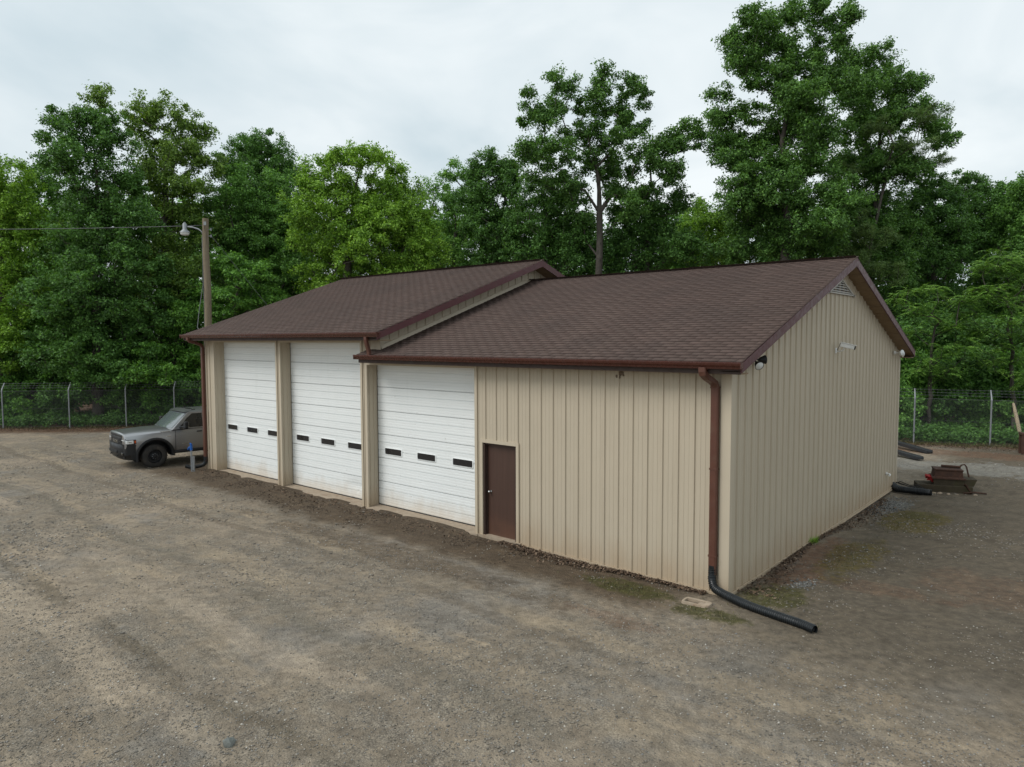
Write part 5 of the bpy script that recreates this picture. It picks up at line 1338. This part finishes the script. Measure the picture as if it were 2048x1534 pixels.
 ('maple_tree', 'mid-green maple in shade behind the pole, over the left roof edge', 'maple', (-31.21, 8.0), 0.18, 1.1, [(-32.3, 8.46, 8.58, 1.29, 0.91), (-30.34, 8.24, 7.91, 1.34, 0.91), (-30.91, 7.24, 6.7, 1.61, 0.97), (-30.74, 9.52, 6.43, 1.48, 0.91), (-31.39, 6.98, 5.37, 1.48, 0.97), (-31.48, 8.72, 4.29, 1.61, 1.07)]),
]
SHRUBS = [(-39.97, -0.96, 1.3, 2.0, 'mid'), (-38.11, 0.1, 1.2, 1.7, 'maple'), (-37.07, 1.26, 1.1, 2.2, 'dark'), (-34.39, 3.29, 1.0, 2.0, 'mid'), (-33.33, 4.47, 1.2, 2.4, 'maple'), (-32.25, 5.66, 1.2, 2.6, 'dark'), (-31.55, 6.79, 1.3, 2.8, 'mid'), (-2.61, 24.21, 1.2, 2.3, 'mid'), (-1.89, 25.62, 1.2, 2.6, 'maple'), (-1.01, 25.71, 1.0, 1.9, 'dark'), (-0.36, 27.2, 1.2, 2.5, 'mid'), (0.73, 26.81, 0.95, 1.5, 'pale'), (1.49, 28.52, 1.3, 2.6, 'dark'), (2.34, 28.19, 1.3, 2.2, 'mid'), (-3.12, 26.14, 1.5, 3.4, 'maple'), (-1.93, 27.57, 1.5, 3.2, 'mid'), (-0.69, 28.89, 1.6, 3.6, 'dark'), (0.72, 29.7, 1.6, 3.4, 'maple'), (1.87, 30.96, 1.6, 3.6, 'mid'), (-40.51, 0.16, 1.6, 3.2, 'maple'), (-39.44, 1.61, 1.6, 3.4, 'dark'), (-36.02, 4.27, 1.5, 3.2, 'maple'), (-34.38, 5.68, 1.5, 3.4, 'mid'), (-33.13, 7.01, 1.6, 3.6, 'maple'), (-41.68, 1.4, 1.9, 4.2, 'dark'), (-37.73, 5.18, 2.0, 4.6, 'dark'), (-34.73, 7.49, 2.0, 4.4, 'dark'), (-3.62, 29.01, 2.0, 4.8, 'dark'), (-1.78, 31.25, 2.0, 5.2, 'dark'), (0.05, 32.16, 2.1, 5.0, 'dark'), (1.74, 34.27, 2.2, 5.0, 'dark'), (-40.88, 3.4, 2.0, 4.5, 'dark')]
SUMACS = [((1.48, 26.53), [(0.5, 26.36, 7.45, 0.87, 0.57), (1.07, 27.21, 7.67, 1.0, 0.65), (1.32, 27.58, 6.58, 1.2, 0.78), (0.48, 26.05, 6.26, 0.91, 0.61), (-0.29, 25.77, 5.39, 0.65, 0.52), (1.66, 25.84, 5.39, 1.09, 0.74), (0.19, 26.04, 4.41, 0.91, 0.65), (1.7, 26.78, 4.19, 1.2, 0.78), (0.86, 26.42, 3.32, 1.0, 0.7), (2.35, 26.36, 2.67, 1.09, 0.65)]), ((-1.54, 25.0), [(-1.73, 25.58, 6.43, 1.03, 0.45), (-2.71, 25.11, 6.16, 0.63, 0.36), (-0.44, 25.2, 5.98, 0.8, 0.4), (-1.62, 24.7, 5.43, 0.89, 0.49), (-1.17, 25.54, 4.87, 0.98, 0.54), (-2.36, 25.04, 4.42, 0.8, 0.49), (-0.96, 24.95, 3.75, 0.94, 0.54), (-0.23, 25.47, 3.97, 0.67, 0.49), (-1.45, 24.48, 2.97, 0.94, 0.54), (-0.88, 25.71, 2.64, 0.8, 0.54)])]
BACKROW = [(-59.2, -0.1, 14.7, 0), (-66.3, 2.9, 16.1, 1), (-56.7, 3.3, 14.8, 2), (-63.2, 7.0, 16.1, 0), (-52.7, 8.0, 15.0, 1), (-58.3, 12.4, 16.8, 2), (-49.8, 11.9, 14.7, 0), (-54.5, 17.0, 16.5, 1), (-46.6, 15.9, 15.1, 2), (-50.0, 22.2, 17.3, 0), (-43.5, 19.9, 15.1, 1), (-45.7, 27.2, 15.8, 2), (-39.2, 24.9, 14.3, 0), (-32.7, 22.5, 13.8, 1), (-35.6, 29.3, 14.7, 2), (-29.0, 27.0, 13.5, 0), (-30.7, 34.8, 13.7, 1), (-25.4, 31.5, 13.0, 2), (-26.8, 39.5, 14.0, 0), (-21.1, 36.4, 13.8, 1), (-22.6, 44.4, 15.4, 2), (-17.2, 41.1, 13.8, 0), (-18.0, 49.6, 16.1, 1), (-13.3, 45.8, 14.4, 2), (-13.3, 55.0, 15.3, 0), (-8.7, 51.1, 14.8, 1), (-5.1, 46.2, 13.4, 2), (-3.6, 56.7, 15.0, 0), (-1.0, 51.0, 13.7, 1), (1.2, 62.1, 15.4, 2), (3.5, 56.3, 13.5, 0), (5.4, 67.1, 15.9, 1)]
LEAF = {
 'dark':  mat_leaf("leaf_dark_oak", (0.024,0.059,0.015), (0.072,0.170,0.039), (0.152,0.317,0.067)),
 'darkb': mat_leaf("leaf_oak", (0.027,0.064,0.017), (0.081,0.184,0.040), (0.174,0.340,0.072)),
 'mid':   mat_leaf("leaf_mid_green", (0.033,0.080,0.018), (0.100,0.228,0.047), (0.216,0.427,0.084)),
 'maple': mat_leaf("leaf_maple", (0.030,0.080,0.015), (0.091,0.219,0.037), (0.199,0.411,0.063)),
 'bright': mat_leaf("leaf_yellow_green", (0.051,0.107,0.015), (0.164,0.316,0.039), (0.332,0.553,0.072)),
 'olive': mat_leaf("leaf_olive_oak", (0.036,0.073,0.015), (0.120,0.219,0.041), (0.268,0.411,0.078)),
 'pale':  mat_leaf("leaf_pale_green", (0.042,0.100,0.023), (0.140,0.301,0.070), (0.306,0.540,0.131)),
 'pine':  mat_leaf("needle_pine", (0.029,0.056,0.017), (0.085,0.152,0.039), (0.178,0.283,0.072), .15),
 'sumac': mat_leaf("leaf_sumac", (0.038,0.091,0.018), (0.120,0.256,0.047), (0.281,0.467,0.088)),
}

def leaf_mesh(name, C, R, n_per, size, mat, rng, aspect=.62, up=0.55, flat=.75, droop=0.0):
    """loose leaves: one folded-triangle leaf each, gathered in clumps C with radii R"""
    k = len(C)
    idx = np.repeat(np.arange(k), n_per)
    N = len(idx)
    d = rng.normal(size=(N, 3)); d /= np.linalg.norm(d, axis=1, keepdims=True)
    rad = rng.random(N)**.45
    cen = C.mean(0); outv = C-cen; outv /= (np.linalg.norm(outv, axis=1, keepdims=True)+1e-6)
    ax_ = outv*.7 + rng.normal(size=(k, 3))*.6; ax_ /= np.linalg.norm(ax_, axis=1, keepdims=True)
    rad = np.where(rng.random(N) < .16, rad*1.32, rad)
    dd = d*np.array([1, 1, flat])
    dd = dd + ax_[idx]*(np.sum(dd*ax_[idx], 1)*.55)[:, None]
    P = C[idx] + dd*(rad*R[idx]*.92)[:, None]
    nrm = rng.normal(size=(N, 3)) + np.array([0, 0, up*1.7]) + d*.9
    nrm /= np.linalg.norm(nrm, axis=1, keepdims=True)
    t = rng.normal(size=(N, 3)) + d*.8 + np.array([0, 0, -droop]); t -= nrm*np.sum(t*nrm, 1, keepdims=True); t /= np.linalg.norm(t, axis=1, keepdims=True)
    s = np.cross(nrm, t)
    L = size*rng.uniform(.65, 1.3, N)[:, None]; W = L*aspect
    V = np.empty((N, 3, 3), np.float32)
    V[:, 0] = P - t*L*.5 + s*W*.5*rng.uniform(.2, 1, (N, 1)); V[:, 1] = P - t*L*.25*rng.uniform(.2, 1, (N, 1)) - s*W*.75; V[:, 2] = P + t*L*.62 + s*W*.1
    return np_mesh(name, V.reshape(-1, 3), np.arange(N*3, dtype=np.int32).reshape(-1, 3), mat)

def skeleton(base, trunk_r, C, rng, lean=None, step=1.0):
    """grow limbs from the trunk towards the clumps: returns nodes, parents, radii"""
    zt = C[:, 2].max(); zl = np.percentile(C[:, 2], 8)
    top = C[C[:, 2] > np.percentile(C[:, 2], 55)].mean(0)
    n = 12
    nodes = []; par = []
    for i in range(n+1):
        f = i/n
        z = -.15 + (zt*.80)*f
        w = np.array([base[0], base[1]])*(1-f**1.6) + top[:2]*f**1.6
        nodes.append([w[0]+rng.normal()*.06, w[1]+rng.normal()*.06, z]); par.append(i-1)
    nodes = [np.array(q) for q in nodes]
    axis = np.array(nodes)
    o = np.argsort([np.min(np.linalg.norm(axis-c, axis=1)) for c in C])
    tips = []
    for i in o:
        c = C[i]
        A = np.array(nodes)
        dist = np.linalg.norm(A-c, axis=1)
        cost = dist + np.maximum(0, A[:, 2]-c[2]+.25*dist)*2.2
        j = int(np.argmin(cost))
        p = A[j]; L = np.linalg.norm(c-p); m = max(1, int(L/step))
        prev = j
        for k in range(1, m+1):
            f = k/m
            q = p+(c-p)*f + np.array([0, 0, -.10*L*math.sin(PI*f)]) + rng.normal(size=3)*.05*(k < m)
            nodes.append(q); par.append(prev); prev = len(nodes)-1
        tips.append(prev)
    w = np.zeros(len(nodes)); w[tips] = 1
    for i in range(len(nodes)-1, 0, -1):
        if par[i] >= 0: w[par[i]] += w[i]
    tot = max(w[0], 1)
    rad = np.maximum(.010, trunk_r*(np.maximum(w, .3)/tot)**.56)
    rad[:n+1] = np.maximum(rad[:n+1], trunk_r*np.linspace(1.1, .12, n+1))
    return np.array(nodes), par, rad

def limb_mesh(name, nodes, par, rad, mat):
    V = []; F = []
    for i in range(len(nodes)):
        j = par[i]
        if j < 0: continue
        a, b_ = nodes[j], nodes[i]
        n = 8 if rad[i] > .07 else (5 if rad[i] > .03 else 3)
        t = b_-a; L = np.linalg.norm(t)
        if L < 1e-4: continue
        t = t/L
        u = np.cross(t, [0, 0, 1.0] if abs(t[2]) < .9 else [1.0, 0, 0]); u /= np.linalg.norm(u); v = np.cross(t, u)
        r0 = min(rad[j], rad[i]*1.35); r1 = rad[i]
        k0 = len(V)
        for r, c in ((r0, a-t*.02), (r1, b_+t*.02)):
            for k in range(n):
                an = 2*PI*k/n; V.append(c+(u*math.cos(an)+v*math.sin(an))*r)
        for k in range(n): F.append((k0+k, k0+(k+1) % n, k0+n+(k+1) % n, k0+n+k))
    return np_mesh(name, np.array(V), np.array(F), mat, True)

def clumps(lobes, cr, dens, rng):
    C = []; R = []
    for (x, y, z, r, h) in lobes:
        area = PI*r*h
        n = max(4, int(dens*area*3.4/(PI*cr*cr)))
        d = rng.normal(size=(n, 3)); d /= np.linalg.norm(d, axis=1, keepdims=True)
        q = (rng.random(n)**.5)[:, None]
        C.append(np.array([x, y, z]) + d*q*np.array([r, max(r, h)*1.0, h])); R.append(cr*rng.uniform(.6, 1.25, n))
    return np.concatenate(C), np.concatenate(R)

LEAFCOUNT = 0
def make_tree(name, label, tone, base, tr, dens, lobes, group, cr=.40, n_per=140, size=.125, seed=1):
    global LEAFCOUNT
    rng = np.random.default_rng(seed)
    C, R = clumps(lobes, cr, dens, rng)
    z0 = gz1(base[0], base[1])
    off = np.array([base[0], base[1], z0])
    C = C - off
    C = C[C[:, 2] > .4]; R = R[:len(C)]
    T = thing(name, label, 'tree', tuple(off), group)
    nodes, par, rad = skeleton((0, 0), tr, C, rng)
    link('trunk', limb_mesh('trunk', nodes, par, rad, MT['bark']), T)
    if tone == 'pine':
        me = leaf_mesh('crown', C, R*1.0, int(n_per*1.5), .21, LEAF[tone], rng, .13, .1, .55)
    else:
        me = leaf_mesh('crown', C, R, n_per, size, LEAF[tone], rng, .66, .55, .72 if tone != 'maple' else .5)
    LEAFCOUNT += len(me.polygons)
    link('crown', me, T)
    return T

for i, (nm, lab, tone, base, tr, den, lobes) in enumerate(TREES):
    make_tree(nm, lab, tone, base, tr, den, lobes, 'trees along the edge of the wood', seed=100+i)

# back row: three kinds, copied, standing deeper in the wood
protos = []
for k in range(3):
    rng = np.random.default_rng(900+k)
    lob = [(rng.uniform(-1.6, 1.6), rng.uniform(-1.6, 1.6), z, rng.uniform(1.4, 2.2), rng.uniform(1.1, 1.6)) for z in np.linspace(2.5, 13.5, 13)]
    C, R = clumps(lob, .75, .8, rng)
    nodes, par, rad = skeleton((0, 0), .22, C, rng, step=1.6)
    tm = limb_mesh('trunk', nodes, par, rad, MT['bark'])
    cm = leaf_mesh('crown', C, R, 95, .23, LEAF[('dark', 'mid', 'darkb')[k]], rng, .66, .55, .75)
    protos.append((tm, cm)); LEAFCOUNT += len(cm.polygons)
for i, (x, y, top, k) in enumerate(BACKROW):
    T = thing('forest_tree', 'tree deep in the wood, half hidden behind the front trees', 'tree', (x, y, 0), 'back row of trees deep in the wood', rotz=i*1.9)
    s = top/14.6
    T.scale = (1.0+.15*math.sin(i*2.1), 1.0+.15*math.sin(i*2.1), s)
    link('trunk', protos[k][0], T); link('crown', protos[k][1], T)

# shrubs behind the fences
SHN = ['leafy shrub behind the fence at the far left edge', 'low maple shrub behind the first left fence bay', 'tall dark shrub beside the thick oak trunk behind the fence', 'pale shrub right of the thick oak trunk behind the fence',
       'layered maple shrub behind the fence over the truck hood', 'dark shrub behind the fence above the truck cab', 'leafy shrub at the left building corner behind the truck',
       'leafy shrub behind the right fence next to the rear building corner', 'maple shrub behind the first right fence post', 'small dark shrub between the two right fence posts', 'tall shrub left of the second right fence post',
       'low pale green bush right of the second right fence post', 'dark shrub behind the rusty stand at the right edge', 'shrub beyond the right picture edge behind the fence']
for i, (x, y, w, h, tone) in enumerate(SHRUBS):
    rng = np.random.default_rng(300+i)
    lob = []
    for k in range(int(7*w*h/2.5)+3):
        z = rng.uniform(.15, 1.0)*h
        ww = w*(1-.45*(z/h)**2)
        lob.append((x+rng.uniform(-1, 1)*ww*.75, y+rng.uniform(-1, 1)*ww*.6, z, rng.uniform(.3, .5)*w**.5, rng.uniform(.25, .4)*w**.5))
    C, R = clumps(lob, .32 if i < 14 else .48, 1.5, rng)
    off = np.array([x, y, 0]); C = C-off; ok = C[:, 2] > .08; C = C[ok]; R = R[ok]
    lab = SHN[i] if i < len(SHN) else ('dark thicket in deep shade behind the shrubs along the left fence' if x < -15 else 'dark thicket in deep shade behind the shrubs along the right fence')
    T = thing('shrub', lab, 'shrub', (x, y, 0), 'shrubs behind the fences' if i < len(SHN) else ('thickets behind the left fence' if x < -15 else 'thickets behind the right fence'))
    nodes, par, rad = skeleton((0, 0), .05, C, rng, step=.5)
    link('stems', limb_mesh('stems', nodes, par, rad, MT['bark']), T)
    me = leaf_mesh('foliage', C, R, 75 if i < 14 else 110, .12 if i < 14 else .16, LEAF[tone], rng, .6, .5, .7); LEAFCOUNT += len(me.polygons)
    link('foliage', me, T)

# sumac trees: drooping feather leaves
for i, (base, lobes) in enumerate(SUMACS):
    rng = np.random.default_rng(500+i)
    C, R = clumps(lobes, .34, .85, rng)
    off = np.array([base[0], base[1], 0]); C = C-off
    T = thing('sumac_tree', ('yellow-green sumac with drooping feathery leaves at the right edge behind the fence', 'smaller sumac with feathery leaves beside the rear roof corner')[i], 'tree', (base[0], base[1], 0), 'sumac trees behind the right fence')
    nodes, par, rad = skeleton((0, 0), .085, C, rng, step=.6)
    pale = MT['bark']
    link('trunk', limb_mesh('trunk', nodes, par, rad, pale), T)
    V = []
    for c in C:
        for k in range(7):
            az = rng.uniform(0, 2*PI); L = rng.uniform(.40, .72)
            h = np.array([math.cos(az), math.sin(az), 0]); sd = np.array([-h[1], h[0], 0])
            rise = rng.uniform(-.15, .9)
            for s in np.linspace(.15, 1, 11):
                p = c + h*L*s + np.array([0, 0, rise*L*s - .62*L*s*s])
                for sg in (-1, 1):
                    l = .145*(1.1-.5*abs(s-.45)); dr = sd*sg*.86 + h*.42 + np.array([0, 0, -.28+rng.normal()*.15]); dr /= np.linalg.norm(dr)
                    wv = h*.022
                    V += [p-wv, p+wv, p+dr*l]
    V = np.array(V, np.float32)
    me = np_mesh('crown', V, np.arange(len(V), dtype=np.int32).reshape(-1, 3), LEAF['sumac']); LEAFCOUNT += len(me.polygons)
    link('crown', me, T)
print('leaf faces', LEAFCOUNT)

# ================================================================== LOOSE GROUND COVER
rng = np.random.default_rng(77)
CAMXY = np.array([CAM.x, CAM.y]); FW2 = np.array([-.651, .759]); RT2 = np.array([.759, .651])
def scatter(n, rmin, rmax, power=1.3):
    r = rmin*(rmax/rmin)**(rng.random(n)**power)
    a = rng.uniform(-.72, .72, n)
    P = CAMXY + r[:, None]*(np.cos(a)[:, None]*FW2 + np.sin(a)[:, None]*RT2)
    return P, r
def outside(P, m=.12):
    return ~((P[:, 0] > -18.2) & (P[:, 0] < m) & (P[:, 1] > -m) & (P[:, 1] < 11.9))
octa = np.array([[1,0,0],[0,1,0],[-1,0,0],[0,-1,0],[.15,.1,1],[0,0,-.6]], float)
octf = np.array([[0,1,4],[1,2,4],[2,3,4],[3,0,4],[1,0,5],[2,1,5],[3,2,5],[0,3,5]])
def stones(P, s, name, mat):
    n = len(P)
    z = ground_z(P[:, 0], P[:, 1])
    a = rng.uniform(0, 2*PI, n); V = np.repeat(octa[None], n, 0)*rng.uniform(.6, 1.25, (n, 6, 1))
    V[:, :, 2] *= rng.uniform(.35, .75, n)[:, None]
    V = V*s[:, None, None]
    x = V[:, :, 0]*np.cos(a)[:, None] - V[:, :, 1]*np.sin(a)[:, None]; y = V[:, :, 0]*np.sin(a)[:, None] + V[:, :, 1]*np.cos(a)[:, None]
    V = np.stack([x+P[:, 0:1], y+P[:, 1:2], V[:, :, 2]+z[:, None]+s[:, None]*.15], -1)
    F = (octf[None]+6*np.arange(n)[:, None, None]).reshape(-1, 3)
    return link(name, np_mesh(name, V.reshape(-1, 3), F, mat))
MG = mat_island("loose_gravel_stones", [(0, (.13,.118,.10)), (.25, (.185,.168,.14)), (.5, (.25,.22,.178)), (.70, (.30,.252,.192)), (.84, (.22,.22,.215)), (.94, (.38,.35,.30)), (1, (.58,.55,.49))])
P, r = scatter(110000, 6.3, 34, .9)
dens = hash_noise(P[:, 0], P[:, 1], .6, 21) + .5*hash_noise(P[:, 0], P[:, 1], 2.2, 22) + rng.normal(size=len(P))*.22
wall = (P[:, 1] > -1.9) & (P[:, 0] < 0.5)
ok = outside(P) & (dens > np.where(wall, .30, -.10)) & ~((P[:, 0] > 0.2) & (P[:, 1] > -1.5) & (dens < .18))
P = P[ok]; r = r[ok]
s = rng.uniform(.008, .017, len(P))*(1+.6*(rng.random(len(P)) > .93))*np.clip(r/11, 1, 1.7)
tag(stones(P, s, 'gravel', MG), 'loose crushed gravel scattered over the yard', 'gravel', kind='stuff')
# blue crushed stone spilled at the rear of the gable wall, and pale chips by the moss
Pq = np.concatenate([np.array([.38, 9.2]) + rng.normal(size=(1500, 2))*[.20, .55], np.array([.75, 1.35]) + rng.normal(size=(160, 2))*[.12, .16]])
Pq = Pq[outside(Pq, .06)]
tag(stones(Pq, rng.uniform(.016, .034, len(Pq)), 'crushed_stone', mat_island("blue_grey_crushed_stone", [(0, (.085,.085,.08)), (.6, (.17,.17,.16)), (1, (.32,.31,.28))])), 'blue-grey crushed stone spilled along the rear of the gable wall', 'gravel', kind='stuff')

def litter(P, size, name, label, mat, lift=.012):
    n = len(P); z = ground_z(P[:, 0], P[:, 1]) + rng.random(n)*.03 + lift
    a = rng.uniform(0, 2*PI, n); t = np.stack([np.cos(a), np.sin(a), rng.normal(size=n)*.35], -1); sd = np.stack([-np.sin(a), np.cos(a), rng.normal(size=n)*.45], -1)
    L = size*rng.uniform(.5, 1.3, n)[:, None]; c = np.stack([P[:, 0], P[:, 1], z], -1)
    V = np.stack([c-t*L*.5, c+sd*L*.3, c+t*L*.5+np.array([0, 0, .01]), c-sd*L*.3], 1)
    F = np.arange(4*n).reshape(-1, 4)
    return tag(link(name, np_mesh(name, V.reshape(-1, 3), F, mat)), label, 'leaf litter', kind='stuff')
ML = mat_island("dead_leaves", [(0, (.035,.022,.014)), (.45, (.085,.052,.030)), (.8, (.15,.095,.058)), (1, (.27,.20,.14))])
n = 2600
x = rng.uniform(-5.0, -.35, n); q = np.stack([x, -.06 - np.abs(rng.normal(size=n))*np.clip(.13+.12*np.sin(x*1.3), .05, .3)], -1)
n2 = 1900; y = rng.uniform(.3, 10, n2); q2 = np.stack([.06+np.abs(rng.normal(size=n2))*np.clip(.14+.12*np.sin(y*.9+1), .04, .3), y], -1)
n3 = 900; x = rng.uniform(-18, -5, n3); q3 = np.stack([x, -.22-np.abs(rng.normal(size=n3))*.35], -1)
litter(np.concatenate([q, q2, q3]), .055, 'wall_leaf_litter', 'brown dead leaves blown against the foot of the walls', ML)
def along(pts, n, side, spread):
    pts = np.array(pts); k = rng.integers(0, len(pts)-1, n); f = rng.random(n)[:, None]
    return pts[k]*(1-f)+pts[k+1]*f - np.array(side)*(rng.normal(size=n)*spread+.0)[:, None]
lt = np.concatenate([along(A[:6], 5200, (-.745, .667), .75), along(Bp[6:], 5200, (-.262, .965), .75)])
litter(lt, .06, 'fence_leaf_litter', 'band of brown dead leaves along the foot of the fences', ML)

# mud clods in front of the overhead doors
n = 2600; x = rng.uniform(-18.0, -4.0, n); P = np.stack([x, -.75+rng.normal(size=n)*.42], -1)
P = P[(P[:, 1] < -.12) & (hash_noise(P[:, 0], P[:, 1], 1.3, 31) > -.08)]
tag(stones(P, rng.uniform(.010, .030, len(P)), 'mud_clods', mat_island("dark_mud_clods", [(0, (.035,.024,.015)), (.7, (.085,.060,.038)), (1, (.14,.10,.065))])), 'dark mud clods in front of the overhead doors', 'mud', kind='stuff')

# grass and moss tufts
def blades(P, h, name, label, mat):
    n = len(P); z = ground_z(P[:, 0], P[:, 1])
    a = rng.uniform(0, 2*PI, n); L = h*rng.uniform(.4, 1.3, n); w = .008
    b0 = np.stack([P[:, 0]-w*np.sin(a), P[:, 1]+w*np.cos(a), z-.01], -1); b1 = np.stack([P[:, 0]+w*np.sin(a), P[:, 1]-w*np.cos(a), z-.01], -1)
    tp = np.stack([P[:, 0]+L*.7*np.cos(a), P[:, 1]+L*.7*np.sin(a), z+L*.8], -1)
    V = np.stack([b0, b1, tp], 1).reshape(-1, 3)
    return tag(link(name, np_mesh(name, V, np.arange(3*n).reshape(-1, 3), mat)), label, 'grass', kind='stuff')
MGR = mat_island("sparse_grass", [(0, (.045,.05,.014)), (.5, (.085,.095,.028)), (.85, (.15,.13,.05)), (1, (.26,.21,.11))])
pt = lambda c, s, n: np.array(c)+rng.normal(size=(n, 2))*np.array(s)
G_ = np.concatenate([pt((-1.4, -.78), (.45, .15), 900), pt((.15, -1.0), (.28, .13), 500), pt((.62, .45), (.25, .38), 700), pt((1.2, 7.6), (.32, .7), 1300), pt((1.05, 3.6), (.25, .75), 700), pt((.9, -.42), (.5, .05), 160)])
G_ = G_[outside(G_, .05)]
G_ = G_[rng.random(len(G_)) < .45]
blades(G_, .04, 'moss_tufts', 'short moss and grass tufts on the damp ground by the walls', MGR)
G2 = np.concatenate([along(Bp[6:], 5200, (-.262, .965), .30), along(A[:6], 2600, (-.745, .667), .22)])
blades(G2, .16, 'fence_grass', 'thin grass growing along the foot of the fences', MGR)
G3 = np.concatenate([pt((.07, y_), (.03, .05), 60) for y_ in (4.1, 4.25)])
blades(G3, .16, 'wall_weed', 'small green weed at the foot of the gable wall', LEAF['bright'])

# low ivy and seedlings on the forest floor just behind the fences
def behind(pts, n, out, a, b):
    pts = np.array(pts); k = rng.integers(0, len(pts)-1, n); f = rng.random(n)[:, None]
    return pts[k]*(1-f)+pts[k+1]*f + np.array(out)*(a+(b-a)*rng.random(n)**1.3)[:, None]
for pts_, out_, nm_ in ((Bp[6:], (-.262, .965), 'low leafy ground cover behind the right fence'), (A[:6], (-.745, .667), 'low leafy ground cover behind the left fence')):
    q = behind(pts_, 420, out_, .35, 4.5)
    C = np.column_stack([q, rng.uniform(.05, .45, len(q))]); R = rng.uniform(.22, .42, len(q))
    C[:, 2] = np.maximum(C[:, 2], R*.45)
    me = leaf_mesh('ground_cover', C, R, 60, .11, LEAF['dark'], rng, .62, .7, .55)
    tag(link('ground_cover', me), nm_, 'ground cover', kind='stuff')
